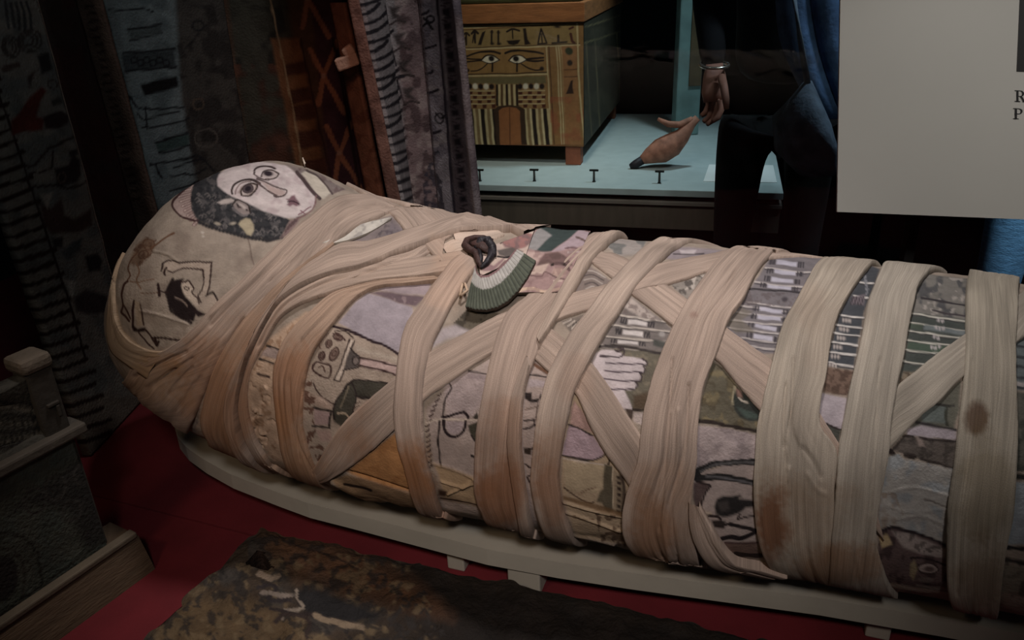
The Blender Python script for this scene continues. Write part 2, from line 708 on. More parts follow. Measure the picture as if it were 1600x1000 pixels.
def paint_shroud(p):
    rng = random.Random(4)
    # large fields of ground colour
    p.poly([(180, 470), (240, 330), (330, 270), (430, 250), (560, 290), (520, 330), (400, 420), (300, 520), (230, 560), (175, 540)], (156, 143, 130), 6)
    p.mottle([(180, 470), (240, 330), (330, 270), (430, 250), (560, 290), (520, 330), (400, 420), (300, 520), (230, 560), (175, 540)], (120, 106, 96), .035, .52, .25, .5)
    # ---- portrait
    p.poly([(300, 288), (284, 300), (272, 314), (270, 324), (278, 334), (290, 342), (312, 346), (312, 300), (306, 288)], (168, 148, 142), 1.5)
    for k in range(7):
        for j in range(9):
            t = j / 8.
            bx = 296 - k * 3.4 + 16 * t * t + 2 * k * t
            by = 290 + k * 1.6 + t * 52 - k * 1.2 * (1 - t)
            p.ell(bx, by, 2.3, 1.7, (196, 176, 168), -35, 1., .9)
            p.ring(bx, by, 2.6, 2.0, 1.1, (100, 72, 70), -35, .6)
    p.line([(302, 286), (284, 300), (271, 315), (271, 326), (283, 338), (298, 344), (310, 345)], 2.6, (66, 44, 44))
    hair = [(338, 263), (318, 274), (304, 285), (298, 300), (297, 314), (300, 330), (306, 340), (314, 347), (324, 349), (334, 356), (346, 358), (360, 364), (372, 366), (384, 368), (396, 373), (408, 372), (418, 377), (428, 374), (438, 372), (446, 358), (452, 344), (440, 332), (420, 326), (400, 318), (380, 310), (366, 300), (350, 280), (345, 268)]
    p.poly(hair, HAIR, 1.6)
    p.mottle(hair, (86, 82, 82), .12, .52, .08, .75)
    p.mottle(hair, (34, 34, 38), .2, .55, .08, .7)
    for k in range(26):                                     # scalloped outline of the curls
        t = k / 25.
        bx = np.interp(t, [0, .25, .5, .75, 1], [312, 345, 380, 415, 440])
        by = np.interp(t, [0, .25, .5, .75, 1], [348, 360, 369, 376, 370])
        p.ell(bx, by, 3.4, 3.2, (44, 42, 44), 0, 1.2)
    for k in range(70):
        bx, by = rng.uniform(302, 440), rng.uniform(300, 370)
        r = rng.uniform(2, 4.5)
        if inside(np.array([bx]), np.array([by]), np.array(hair))[0]:
            p.line([(bx - r, by), (bx, by - r * .8), (bx + r, by), (bx + r * .4, by + r * .7)], 1.5, (112, 106, 104), .55)
    p.poly([(452, 344), (446, 358), (438, 372), (448, 368), (462, 352), (470, 338)], (120, 100, 98), 2.)
    for k in range(5):
        p.line([(446 + k * 4, 362 - k * 4), (452 + k * 4, 350 - k * 4)], 2, (72, 54, 56), .7)
    face = [(341, 290), (340, 280), (343, 272), (352, 265), (366, 260), (382, 256), (404, 253), (426, 254), (446, 259), (460, 268), (474, 282), (486, 296), (493, 308), (492, 320), (486, 328), (474, 334), (460, 340), (444, 340), (430, 336), (416, 331), (402, 325), (388, 318), (376, 313), (362, 306), (350, 298)]
    p.poly(face, PALE, 1.6)
    p.mottle(face, (204, 190, 188), .05, .5, .2, .6)
    p.mottle(face, (166, 146, 148), .07, .56, .2, .5)
    p.poly([(340, 316), (350, 312), (362, 310), (368, 314), (356, 319), (346, 320)], (178, 166, 160), 1.4)
    # far hair, cheek contour and the pale side lock
    p.poly([(446, 258), (470, 262), (500, 272), (540, 296), (512, 306), (490, 304), (474, 283), (460, 268)], (124, 112, 108), 2.)
    p.mottle([(446, 258), (470, 262), (500, 272), (540, 296), (512, 306), (490, 304), (474, 283), (460, 268)], (90, 70, 70), .1, .5, .1, .6)
    p.poly([(472, 270), (480, 266), (494, 274), (508, 288), (518, 302), (506, 311), (498, 308), (486, 290)], (188, 178, 164), 1.4)
    p.line([(464, 268), (474, 280), (488, 298), (500, 310)], 4.2, (74, 60, 60))
    p.line([(480, 266), (496, 275), (510, 290), (520, 303)], 2.2, (84, 72, 70))
    p.line([(494, 305), (493, 318), (487, 328), (476, 336), (462, 342)], 1.8, (120, 92, 92))
    # near eye
    p.poly([(372, 300), (376, 292), (382, 289), (390, 287), (398, 287), (403, 289), (402, 294), (399, 299), (394, 304), (386, 306), (379, 305)], (150, 134, 128), 1.2)
    p.poly([(376, 300), (380, 293), (390, 289), (399, 290), (398, 296), (393, 301), (386, 304), (380, 304)], (188, 174, 168), 1.)
    p.line([(378, 305), (377, 298), (380, 293), (386, 289), (394, 287), (403, 289)], 1.9, LN)
    p.line([(403, 289), (402, 295), (397, 301), (390, 306), (380, 306)], 1.8, LN)
    p.ell(388, 295, 8.4, 6.4, (88, 76, 78), -8)
    p.ell(388, 295, 5.2, 4.2, (34, 26, 32), -8)
    p.ring(388, 295, 8.4, 6.2, 1.4, (60, 48, 50), -8)
    p.line([(363, 302), (362, 297), (365, 290), (372, 285), (380, 282), (390, 281), (399, 283), (406, 287)], 2.8, (62, 50, 48))
    p.line([(368, 302), (369, 296), (374, 289), (382, 285), (392, 284)], 1.4, (120, 102, 98))
    # far eye
    p.poly([(408, 276), (410, 270), (416, 267), (424, 266), (432, 268), (436, 271), (433, 276), (426, 279), (418, 280), (411, 279)], (182, 168, 164), 1.)
    p.line([(408, 277), (410, 270), (417, 266), (426, 266), (436, 271)], 1.9, LN)
    p.line([(436, 271), (432, 277), (424, 280), (414, 280)], 1.6, LN)
    p.ell(418.5, 271.5, 8, 4.4, (44, 34, 40), 4)
    p.line([(397, 273), (398, 266), (403, 262), (412, 260), (422, 260), (430, 263)], 2.6, (66, 54, 52))
    p.line([(398, 274), (404, 278), (412, 281), (420, 282)], 1.6, (84, 68, 66))
    # nose, mouth, chin
    p.poly([(406, 283), (420, 289), (446, 300), (443, 306), (432, 307), (420, 298)], (176, 156, 150), 1.5)
    p.line([(402, 280), (412, 284), (424, 289), (438, 295), (447, 298), (446, 303), (441, 307), (432, 308), (428, 306)], 2.1, (74, 60, 58))
    p.line([(404, 287), (412, 294), (422, 300), (432, 306)], 2.4, (82, 66, 64))
    p.poly([(447, 311), (452, 310), (455, 306), (460, 305), (463, 310), (466, 314), (469, 320), (463, 322), (458, 320), (453, 323), (448, 320), (452, 315)], (116, 88, 94), 1.4)
    p.line([(450, 315), (458, 314), (467, 318)], 1.4, (54, 34, 42))
    p.line([(466, 335), (474, 331), (480, 326), (486, 323)], 1.6, (124, 90, 96))
    p.line([(470, 329), (476, 334)], 1.4, (124, 90, 96))
    # ear and ear-ring
    p.poly([(364, 318), (372, 312), (380, 316), (388, 321), (390, 328), (390, 334), (382, 337), (374, 331), (367, 325)], (140, 128, 124), 1.2)
    p.line([(364, 319), (371, 312), (380, 316), (388, 321), (391, 331)], 1.8, DK)
    p.line([(371, 318), (374, 323), (380, 324), (387, 329)], 2.2, (60, 50, 50))
    p.poly([(370, 316), (378, 319), (386, 325), (383, 328), (376, 322)], (176, 164, 158), 1.)
    p.line([(364, 324), (370, 330), (378, 336), (386, 336)], 2., (110, 104, 104))
    p.poly([(373, 350), (377, 344), (384, 340), (391, 342), (396, 351), (396, 360), (392, 368), (386, 366), (380, 358)], (168, 156, 132), 1.4)
    p.ell(340, 349, 5, 2.6, (160, 150, 136), 15)
    p.ell(364, 349, 5, 2.2, (160, 150, 136), -10)
    p.ell(316, 363, 2.6, 1.8, (190, 180, 170))
    p.ell(317, 369, 2, 1.6, (190, 180, 170))
    p.line([(388, 372), (391, 388), (393, 402), (396, 414)], 1.6, (96, 80, 74), .7)
    p.ell(286, 492 - 60, 1, 1, SHROUD)
    # ---- figure with raised arm
    p.poly([(256, 411), (266, 406), (282, 409), (300, 409), (331, 409), (329, 428), (327, 451), (323, 463), (336, 462), (342, 470), (326, 490), (306, 480), (302, 458), (312, 462), (316, 448), (319, 432), (318, 421), (300, 420), (286, 420), (270, 424), (258, 424)], (172, 156, 142), 1.4)
    p.line([(253, 421), (255, 411), (262, 407), (270, 407), (282, 410), (300, 409), (331, 409), (330, 426), (327, 451), (323, 462)], 2.1, (52, 36, 34), sm=False)
    p.line([(258, 430), (256, 426), (260, 418), (256, 428)], 2.4, (52, 36, 34))
    p.line([(254, 412), (252, 424)], 1.8, (52, 36, 34))
    p.line([(262, 424), (270, 426), (278, 422), (286, 419), (302, 420), (318, 421), (319, 434), (315, 454), (309, 463), (314, 473)], 1.9, (52, 36, 34), sm=False)
    p.line([(322, 463), (327, 460), (333, 457), (337, 463), (341, 471)], 2.3, (42, 30, 28), sm=False)
    hb = [(262, 448), (268, 440), (276, 437), (288, 435), (284, 444), (285, 455), (290, 465), (298, 474), (306, 483), (305, 494), (302, 503), (292, 501), (282, 497), (273, 489), (266, 481), (262, 470), (260, 458)]
    p.poly(hb, (34, 24, 24), 1.2)
    for k in range(22):
        t = k / 21.
        bx = np.interp(t, [0, .3, .6, 1], [270, 260, 267, 298])
        by = np.interp(t, [0, .3, .6, 1], [437, 458, 486, 505])
        p.ell(bx, by, 2.6, 2.4, (34, 24, 24), 0, 1.)
    p.poly([(285, 440), (294, 438), (302, 450), (300, 458), (308, 467), (312, 477), (305, 478), (295, 468), (287, 457), (284, 448)], (196, 180, 164), 1.4)
    p.poly([(302, 477), (308, 484), (318, 489), (322, 492), (310, 496), (302, 488)], (40, 28, 28), 1.2)
    p.line([(283, 441), (290, 440), (295, 438), (300, 444), (303, 451), (300, 455), (301, 460), (308, 466), (311, 474)], 1.8, (56, 38, 36))
    p.ring(292, 450, 3.6, 2.8, 1.3, (60, 42, 40))
    p.line([(274, 465), (284, 470), (292, 478)], 2., (150, 132, 120), .7)
    p.line([(246, 444), (248, 453), (249, 462)], 4.4, (46, 30, 28), sm=False)
    p.line([(249, 455), (256, 457), (263, 457)], 2.2, (46, 30, 28), sm=False)
    # ---- seated figure at the crown
    p.poly([(205, 400), (214, 382), (228, 372), (240, 374), (242, 384), (234, 400), (222, 412), (210, 416), (202, 412)], (112, 88, 70), 2.5, .9)
    p.mottle([(200, 420), (210, 385), (228, 370), (244, 374), (240, 392), (224, 414)], (84, 58, 44), .2, .5, .1, .8)
    p.ring(232, 382, 9, 8, 1.6, (96, 70, 54), -30)
    p.ring(224, 398, 8, 6, 1.6, (88, 62, 48), -30)
    p.line([(272, 364), (262, 369), (246, 380), (236, 387)], 2.6, (104, 74, 56))
    p.line([(214, 396), (206, 404), (200, 418), (204, 430), (200, 438)], 1.8, (96, 68, 52))
    p.line([(214, 412), (218, 424), (214, 438), (220, 452)], 1.6, (124, 96, 76))
    p.line([(200, 440), (194, 446), (190, 462), (192, 478), (190, 488), (196, 494), (202, 502)], 2.8, (66, 42, 34))
    p.line([(194, 478), (200, 488), (204, 498)], 2., (66, 42, 34))
    p.line([(204, 440), (216, 442), (228, 438), (240, 436)], 1.4, (120, 94, 76))
    p.line([(218, 458), (232, 458), (246, 457)], 1.2, (116, 92, 76))
    p.line([(210, 470), (208, 484), (208, 500), (207, 512)], 3., (52, 32, 28), sm=False)
    p.line([(218, 473), (222, 490), (225, 508)], 2.2, (60, 40, 34))
    p.poly([(211, 470), (218, 472), (223, 508), (214, 510)], (166, 148, 128), 1.2)
    p.poly([(206, 506), (214, 514), (228, 512), (227, 519), (216, 520), (207, 517)], (38, 22, 20), 1.3)
    p.line([(228, 516), (236, 526), (242, 536)], 2.6, (52, 32, 28))
    p.line([(216, 520), (228, 534), (240, 545)], 2.2, (52, 32, 28))
    p.line([(240, 528), (258, 529), (272, 531), (284, 533)], 2.6, (48, 30, 26))
    p.line([(243, 528), (244, 540), (248, 534)], 3.4, (48, 30, 26))
    # ---- shoulder
    p.poly([(590, 384), (612, 346), (640, 368), (600, 384)], (104, 96, 100), 2)
    p.poly([(552, 360), (612, 336), (640, 368), (590, 390), (540, 392)], (112, 102, 104), 2., .8)
    p.mottle([(570, 395), (612, 336), (645, 368), (590, 390)], (70, 62, 68), .1, .55, .1, .6)
    # ---- exposed frayed patch beside the neck wraps
    fr = [(478, 488), (440, 514), (416, 536), (398, 570), (386, 610), (388, 655), (405, 690), (430, 720), (452, 720), (450, 640), (440, 580), (450, 540), (492, 490)]
    p.poly(fr, (176, 150, 128), 3)
    p.mottle(fr, (120, 88, 62), .11, .55, .1, .6)
    p.poly([(420, 541), (437, 546), (432, 562), (412, 556), (404, 562), (412, 548)], (148, 130, 122), 1.2)
    p.line([(418, 540), (428, 542), (438, 547)], 2.2, DK)
    p.line([(405, 561), (416, 564), (428, 568)], 2.4, DK)
    p.line([(404, 584), (412, 587), (420, 590)], 3., (60, 44, 40))
    # ---- offering table field
    p.poly([(520, 508), (560, 440), (650, 440), (640, 560), (610, 640), (560, 700), (500, 740), (470, 700), (474, 600)], (158, 142, 128), 4)
    p.poly([(528, 504), (548, 480), (574, 457), (604, 466), (644, 480), (648, 520), (628, 552), (600, 541), (560, 523)], LAV, 1.6)
    p.poly([(574, 450), (600, 446), (650, 440), (676, 436), (668, 462), (620, 458), (598, 455)], (146, 132, 134), 2.)
    p.poly([(576, 456), (600, 456), (622, 458), (664, 464), (650, 478), (636, 477), (606, 467)], (102, 86, 90), 1.6)
    p.mottle([(576, 456), (664, 464), (650, 480), (606, 467)], (140, 122, 122), .12, .58, .08, .7)
    p.line([(519, 509), (536, 514), (560, 523), (580, 532), (602, 541), (627, 556)], 4., (46, 32, 36))
    p.line([(522, 516), (540, 519), (552, 527)], 1.8, LN)
    p.poly([(548, 530), (553, 532), (530, 596), (523, 593)], (186, 170, 156), 1.)
    p.line([(547, 530), (540, 548), (530, 576), (522, 593)], 2., LN, sm=False)
    p.line([(554, 532), (546, 556), (537, 580), (531, 596), (522, 594)], 2., LN, sm=False)
    p.poly([(548, 544), (552, 550), (560, 557), (562, 566), (559, 573), (546, 576), (536, 578), (542, 560)], (86, 78, 74), 1.3)
    p.line([(548, 544), (554, 552), (562, 558), (563, 566), (560, 573), (548, 576), (536, 578)], 2., DK)
    p.ell(556, 564, 5, 5.5, (120, 108, 102))
    p.ring(556, 564, 5.4, 6, 1.6, DK)
    p.poly([(564, 560), (600, 564), (626, 572), (624, 586), (596, 580), (562, 571)], (176, 152, 146), 1.4)
    p.poly([(555, 548), (580, 555), (625, 566), (625, 560), (580, 548), (558, 540)], (170, 156, 142), 2.5)
    p.line([(563, 559), (582, 563), (604, 568), (626, 573)], 2.4, (56, 38, 36))
    p.line([(562, 571), (582, 575), (602, 580), (622, 588)], 2.4, (56, 38, 36))
    for (cx, cy, rx, ry) in ((513, 537, 4.5, 6.5), (503, 556, 4.5, 6.5), (522, 553, 6, 11), (528, 527, 8, 4.5)):
        p.ell(cx, cy, rx, ry, (118, 98, 88), 20)
        p.ring(cx, cy, rx, ry, 2., (64, 44, 40), 20)
        p.ring(cx, cy, rx * .45, ry * .45, 1.3, (74, 54, 48), 20)
    p.line([(489, 574), (494, 566), (506, 568), (517, 573), (513, 590), (499, 585), (489, 578), (489, 570)], 2.4, (66, 46, 42))
    p.line([(498, 574), (504, 572), (508, 580)], 1.8, (74, 52, 46))
    p.line([(500, 545), (498, 540), (504, 530), (512, 520)], 1.8, (90, 66, 58))
    p.line([(520, 521), (526, 520), (534, 526), (540, 532)], 2., (70, 50, 46))
    # throne and lines
    th = [(536, 610), (544, 600), (553, 593), (578, 595), (606, 599), (594, 612), (580, 623), (557, 620), (554, 636), (551, 652), (546, 664), (534, 668), (522, 660), (520, 648), (522, 632), (528, 620)]
    p.poly(th, (66, 62, 54), 1.5)
    p.line(th[:6], 2.2, DK, sm=False)
    p.line([(522, 656), (521, 640), (526, 624), (538, 608), (550, 595)], 2.4, DK)
    p.line([(550, 597), (554, 608), (556, 622), (552, 640), (550, 652)], 2., DK)
    p.line([(528, 646), (538, 646), (546, 654)], 2.4, (168, 150, 130))
    p.line([(545, 604), (538, 620), (532, 636)], 2., (130, 118, 100), .7)
    p.line([(556, 619), (568, 621), (578, 622)], 3.6, DK)
    for k in range(4):
        p.line([(554, 632 + k * 6), (562 - k, 627 + k * 6)], 1.4, (84, 70, 62))
    p.line([(489, 598), (494, 610), (502, 620), (512, 627), (521, 632)], 2., (64, 46, 42))
    p.poly([(480, 612), (504, 622), (520, 636), (512, 640), (492, 632), (480, 628)], (168, 146, 132), 2.)
    p.poly([(490, 640), (517, 644), (514, 664), (492, 664)], (164, 140, 136), 1.5)
    p.line([(489, 637), (502, 640), (518, 642), (515, 656), (515, 666)], 2.6, DK, sm=False)
    p.line([(489, 666), (502, 667), (516, 669)], 2.2, DK)
    p.poly([(495, 672), (516, 672), (520, 690), (500, 690)], (160, 136, 126), 2.)
    bl = [(476, 596), (488, 596), (494, 620), (488, 650), (496, 680), (506, 700), (500, 730), (480, 700), (474, 640)]
    p.mottle(bl, (84, 52, 40), .13, .47, .08, .85)
    # ---- right of the first band: beaded edge and loop
    p.poly([(666, 640), (704, 600), (770, 556), (764, 600), (748, 680), (744, 760), (700, 780), (680, 740)], (160, 144, 136), 3)
    p.poly([(694, 600), (730, 580), (766, 586), (758, 620), (740, 650), (700, 650)], (164, 148, 146), 4., .8)
    p.line([(732, 579), (748, 582), (766, 586)], 2.2, DK)
    p.poly([(732, 582), (768, 588), (764, 596), (726, 592)], (130, 116, 116), 3., .7)
    p.line([(702, 599), (705, 604), (704, 610), (697, 622), (693, 642), (692, 652)], 1.9, DK)
    p.line([(688, 656), (686, 674), (685, 692), (687, 706), (688, 722), (692, 744), (695, 772)], 2.2, DK)
    p.line([(696, 598), (688, 606), (680, 612)], 2.6, DK)
    for k in range(15):
        bx = np.interp(k, [0, 3, 6, 14], [686, 677, 668, 672])
        by = 617 + k * 8.0
        p.line([(bx - 2.6, by + 1.6), (bx + 1, by + .4), (bx + 2.8, by - 2.2)], 1.9, (62, 46, 44))
    p.line([(666, 660), (690, 655), (712, 655), (746, 656)], 2., (190, 174, 160))
    p.line([(692, 651), (702, 650), (712, 647), (724, 644), (730, 648), (732, 652)], 3.4, (40, 30, 32))
    p.line([(694, 656), (694, 668), (698, 677), (708, 682), (718, 680), (725, 672), (728, 658)], 3.6, (40, 30, 32))
    p.poly([(697, 658), (726, 658), (722, 672), (714, 679), (704, 678), (698, 670)], (164, 148, 148), 1.)
    p.poly([(731, 664), (746, 658), (746, 692), (740, 688), (735, 680)], (62, 58, 48), 1.4)
    p.poly([(738, 652), (746, 644), (748, 654), (742, 655)], (52, 46, 40), 1.)
    p.line([(736, 680), (741, 688), (746, 692)], 2.4, DK)
    p.line([(737, 712), (745, 716)], 3, DK)
    # stained linen triangle below
    tri = [(542, 736), (570, 712), (600, 690), (619, 676), (632, 700), (640, 730), (640, 768), (600, 758), (566, 748)]
    p.poly(tri, (166, 120, 78), 2.5)
    p.mottle(tri, (134, 90, 54), .06, .5, .2, .5)
    p.poly([(516, 748), (545, 742), (600, 760), (644, 772), (650, 800), (600, 800), (548, 786)], (150, 122, 94), 2.5)
    p.poly([(678, 724), (744, 746), (746, 790), (694, 778)], (168, 142, 112), 3)
    p.line([(538, 757), (552, 759), (566, 762), (580, 766)], 3.2, (44, 30, 24))
    p.poly([(688, 782), (722, 787), (756, 796), (752, 804), (710, 798), (692, 792)], (188, 168, 156), 1.6)
    p.line([(688, 778), (722, 783), (756, 792)], 2., (60, 40, 30))
    p.poly([(684, 764), (700, 768), (696, 776), (684, 774)], (60, 40, 30), 2.)
    # ---- between the second and third bands: column of signs
    p.poly([(812, 600), (838, 560), (864, 580), (848, 640), (838, 740), (846, 820), (826, 820), (812, 740)], (158, 142, 134), 3)
    p.line([(826, 585), (842, 587), (862, 591)], 2.4, DK)
    p.poly([(828, 592), (858, 596), (852, 604), (826, 606)], (168, 154, 154), 2.)
    p.line([(830, 566), (845, 576), (862, 588)], 4, (132, 100, 82))
    p.poly([(820, 613), (831, 613), (831, 624), (842, 622), (844, 614), (846, 620), (840, 628), (828, 629), (820, 624)], (40, 32, 30), 1.)
    p.line([(820, 640), (832, 637), (844, 633)], 1.8, (110, 94, 84))
    p.line([(818, 657), (834, 656), (835, 664), (840, 666)], 2.8, (44, 34, 34), sm=False)
    p.line([(817, 670), (828, 668), (834, 664)], 3, (44, 34, 34), sm=False)
    p.line([(840, 628), (838, 650), (838, 690), (835, 710)], 1.4, (90, 76, 68))
    p.poly([(818, 699), (834, 699), (834, 702), (830, 703), (829, 711), (819, 708)], (50, 40, 34), 1.)
    p.line([(820, 725), (826, 730), (834, 734), (832, 742), (824, 745), (828, 754), (834, 752)], 2.6, (48, 34, 30))
    # ---- right of the third band
    p.poly([(878, 640), (895, 610), (960, 700), (985, 760), (975, 850), (900, 840), (876, 760)], (166, 146, 122), 3)
    p.poly([(890, 664), (908, 672), (926, 680), (944, 706), (940, 716), (922, 719), (900, 716), (878, 711), (882, 690)], (166, 144, 150), 1.4)
    p.poly([(892, 640), (898, 626), (920, 656), (926, 676), (908, 672), (890, 664)], (152, 124, 116), 2.)
    p.line([(888, 664), (902, 669), (914, 675), (926, 681)], 2.4, DK)
    p.line([(878, 711), (900, 716), (922, 719), (938, 715), (948, 708)], 2.6, DK)
    p.line([(948, 706), (952, 718), (950, 726)], 3., DK)
    p.poly([(880, 720), (946, 727), (944, 762), (932, 770), (884, 764)], (172, 154, 128), 2.)
    p.line([(881, 716), (912, 722), (946, 726)], 2., (188, 172, 158))
    p.poly([(944, 726), (957, 730), (958, 800), (948, 800), (940, 786), (932, 784), (938, 768), (943, 764)], (88, 80, 66), 1.6)
    p.poly([(958, 734), (972, 742), (974, 804), (958, 802)], (140, 124, 104), 1.4)
    p.line([(957, 730), (957, 760), (958, 800)], 1.8, (176, 160, 138))
    for k in range(7):
        p.poly([(963, 742 + k * 9), (970, 744 + k * 9), (970, 750 + k * 9), (964, 748 + k * 9)], (52, 42, 36), 1.2)
    p.poly([(967, 738), (976, 745), (980, 800), (970, 808), (972, 760)], (64, 52, 44), 1.6)
    p.line([(881, 761), (892, 770), (904, 778), (922, 786), (928, 784)], 2., (70, 52, 42))
    p.line([(904, 772), (916, 766), (930, 762)], 1.4, (120, 96, 78))
    p.poly([(880, 774), (940, 790), (976, 802), (976, 810), (930, 797), (880, 780)], (104, 78, 52), 1.6, .8)
    p.mottle([(930, 800), (980, 810), (990, 860), (940, 848)], (70, 50, 38), .12, .5, .1, .8)
    p.line([(896, 806), (910, 812), (928, 812)], 1.4, (90, 66, 50))
    # ---- chest: between cloth plaque and third band
    p.poly([(918, 412), (958, 442), (930, 456), (900, 456), (886, 460), (908, 424)], (120, 108, 102), 2.)
    for k in range(5):
        p.line([(908 + k * 2, 424 + k * 7), (926, 424 + k * 6), (946 - k * 3, 434 + k * 5)], 1.8, (78, 70, 68) if k % 2 else (160, 150, 142))
    p.poly([(700, 520), (726, 486), (745, 470), (790, 496), (760, 506), (736, 516), (718, 526)], (92, 84, 72), 2.)
    p.mottle([(690, 525), (726, 486), (745, 470), (790, 496), (736, 516)], (60, 54, 46), .1, .48, .1, .8)
    p.poly([(672, 545), (690, 514), (712, 508), (736, 518), (700, 530)], (160, 150, 150), 3)
    p.poly([(876, 502), (922, 488), (916, 506), (896, 524)], (110, 100, 92), 1.6)
    for k in range(4):
        p.line([(880 + k * 7, 506 + k * 4), (892 + k * 6, 500 + k * 2)], 2., (176, 164, 152))
        p.ring(898 + k * 5, 508 - k * 3, 2.5, 2.2, 1.3, (60, 52, 50))
    # upper chest, near the ridge
    p.poly([(940, 372), (975, 366), (1010, 376), (1000, 398), (970, 400), (950, 388)], (150, 142, 136), 3)
    p.mottle([(940, 372), (975, 366), (1012, 376), (1000, 400), (960, 396)], (96, 98, 96), .06, .5, .12, .8)
    p.poly([(1050, 384), (1080, 386), (1140, 392), (1130, 400), (1070, 408), (1040, 404)], (136, 126, 128), 2.)
    p.line([(1052, 397), (1075, 397), (1100, 396)], 2., (84, 76, 78))
    p.poly([(1062, 390), (1088, 390), (1084, 396), (1064, 396)], (176, 166, 166), 1.4)
    p.poly([(1048, 444), (1114, 424), (1092, 452), (1074, 470)], (134, 126, 118), 2.)
    p.mottle([(1048, 444), (1114, 424), (1092, 452), (1074, 470)], (76, 70, 66), .14, .52, .08, .8)
    p.mottle([(1048, 444), (1114, 424), (1092, 452), (1074, 470)], (182, 172, 162), .12, .62, .06, .8)

    # ---- bead net
    def net(zone, rows, beads, ground, cord, bead, dark=(52, 48, 50), crosses=()):
        p.poly(zone, ground, 2.)
        for (xa, ya, xb, yb) in rows:
            p.line([(xa, ya), ((xa + xb) / 2, (ya + yb) / 2 + .8), (xb, yb)], 2.1, cord)
            p.line([(xa, ya + 2.4), ((xa + xb) / 2, (ya + yb) / 2 + 3.2), (xb, yb + 2.4)], 1.3, dark, .85)
        for (xa, ya, xb, yb, h) in beads:
            n_ = np.array([-(yb - ya), xb - xa], float)
            n_ /= np.linalg.norm(n_)
            q = [(xa, ya), (xb, yb), (xb + n_[0] * h, yb + n_[1] * h), (xa + n_[0] * h, ya + n_[1] * h)]
            p.poly(q, bead, 1.)
            d_ = np.array([xb - xa, yb - ya], float)
            d_ /= np.linalg.norm(d_)
            for off in (-3, -6.5, -10):
                a = (xa + d_[0] * off, ya + d_[1] * off)
                p.line([a, (a[0] + n_[0] * h, a[1] + n_[1] * h)], 1.9, dark)
            for off in (3, 6.5, 10):
                a = (xb + d_[0] * off, yb + d_[1] * off)
                p.line([a, (a[0] + n_[0] * h, a[1] + n_[1] * h)], 1.9, dark)
    net([(960, 500), (988, 464), (1020, 490), (1050, 512), (1034, 556), (934, 545)],
        [(968, 492, 1040, 503), (956, 508, 1050, 518), (948, 525, 1046, 534), (940, 538, 1036, 552)],
        [(982, 499, 1012, 503, 7), (974, 515, 1005, 519, 7), (966, 531, 997, 534, 5)], (112, 104, 100), (178, 168, 158), (192, 184, 180))
    p.poly([(975, 480), (988, 466), (1012, 486), (1030, 500), (1000, 496)], (164, 152, 144), 2.)
    p.mottle([(970, 490), (988, 466), (1012, 486), (1036, 504)], (104, 92, 88), .14, .5, .1, .7)
    p.ell(1034, 522, 5, 4, (150, 144, 140))
    p.poly([(1020, 530), (1044, 534), (1040, 545), (1020, 540)], (74, 74, 70), 1.5)
    net([(1205, 398), (1290, 402), (1262, 442), (1244, 474), (1222, 510), (1210, 552), (1180, 552), (1120, 520), (1160, 470), (1186, 430)],
        [(1196, 418, 1268, 426), (1180, 441, 1262, 450), (1168, 472, 1244, 482), (1156, 477, 1240, 488), (1150, 487, 1234, 497), (1142, 500, 1226, 508), (1136, 512, 1222, 522), (1160, 528, 1216, 536), (1172, 540, 1212, 546)],
        [(1214, 406, 1246, 409, 7), (1210, 421, 1244, 424, 6), (1206, 433, 1240, 437, 6), (1200, 444, 1236, 449, 5), (1188, 480, 1222, 484, 6), (1184, 492, 1220, 496, 6), (1180, 506, 1214, 511, 6), (1178, 522, 1208, 527, 7)],
        (112, 106, 108), (172, 164, 160), (170, 166, 176), (60, 56, 60))
    p.line([(1170, 452), (1200, 453), (1252, 458)], 2.6, (56, 52, 54))
    p.mottle([(1160, 455), (1250, 460), (1240, 480), (1160, 476)], (92, 82, 82), .14, .45, .1, .6)
    p.ell(1226, 468, 5, 3.5, (70, 64, 68))
    p.poly([(1130, 505), (1160, 480), (1176, 486), (1160, 500), (1180, 520), (1150, 520)], (104, 96, 82), 2., .6)
    net([(1362, 414), (1376, 420), (1350, 490), (1334, 578), (1290, 572), (1310, 492), (1340, 440)],
        [(1344, 441, 1364, 443), (1335, 462, 1356, 465), (1314, 492, 1352, 497), (1306, 507, 1347, 512), (1302, 520, 1344, 525), (1298, 534, 1340, 539), (1295, 549, 1338, 555), (1292, 565, 1334, 573)],
        [], (66, 68, 72), (196, 190, 184), (180, 172, 166))
    for k in range(6):
        bx, by = 1318 - k * 4.5, 500 + k * 14
        for j in range(3):
            p.ell(bx + j * 5, by + j * .8, 1.8, 3.2, (170, 160, 154), 0, 1.)
    for k in range(5):
        p.line([(1352 + k, 424 + k * 7), (1350 + k, 432 + k * 7)], 2.2, (118, 118, 122))
    p.poly([(1332, 464), (1352, 460), (1350, 476), (1330, 476)], (110, 100, 104), 2.)
    for k in range(4):
        p.line([(1334 + k * 5, 464), (1330 + k * 5, 476)], 1.8, (60, 54, 58))
    p.poly([(1292, 574), (1334, 580), (1324, 618), (1284, 612)], (112, 92, 80), 2.)
    p.mottle([(1292, 574), (1334, 580), (1324, 618), (1284, 612)], (72, 56, 48), .12, .5, .1, .7)
    p.poly([(1282, 614), (1324, 622), (1314, 672), (1276, 656)], (166, 156, 160), 1.6)
    p.poly([(1276, 656), (1314, 672), (1310, 704), (1296, 690)], (72, 72, 66), 1.6)
    p.line([(1276, 656), (1294, 664), (1314, 672)], 2.4, DK)
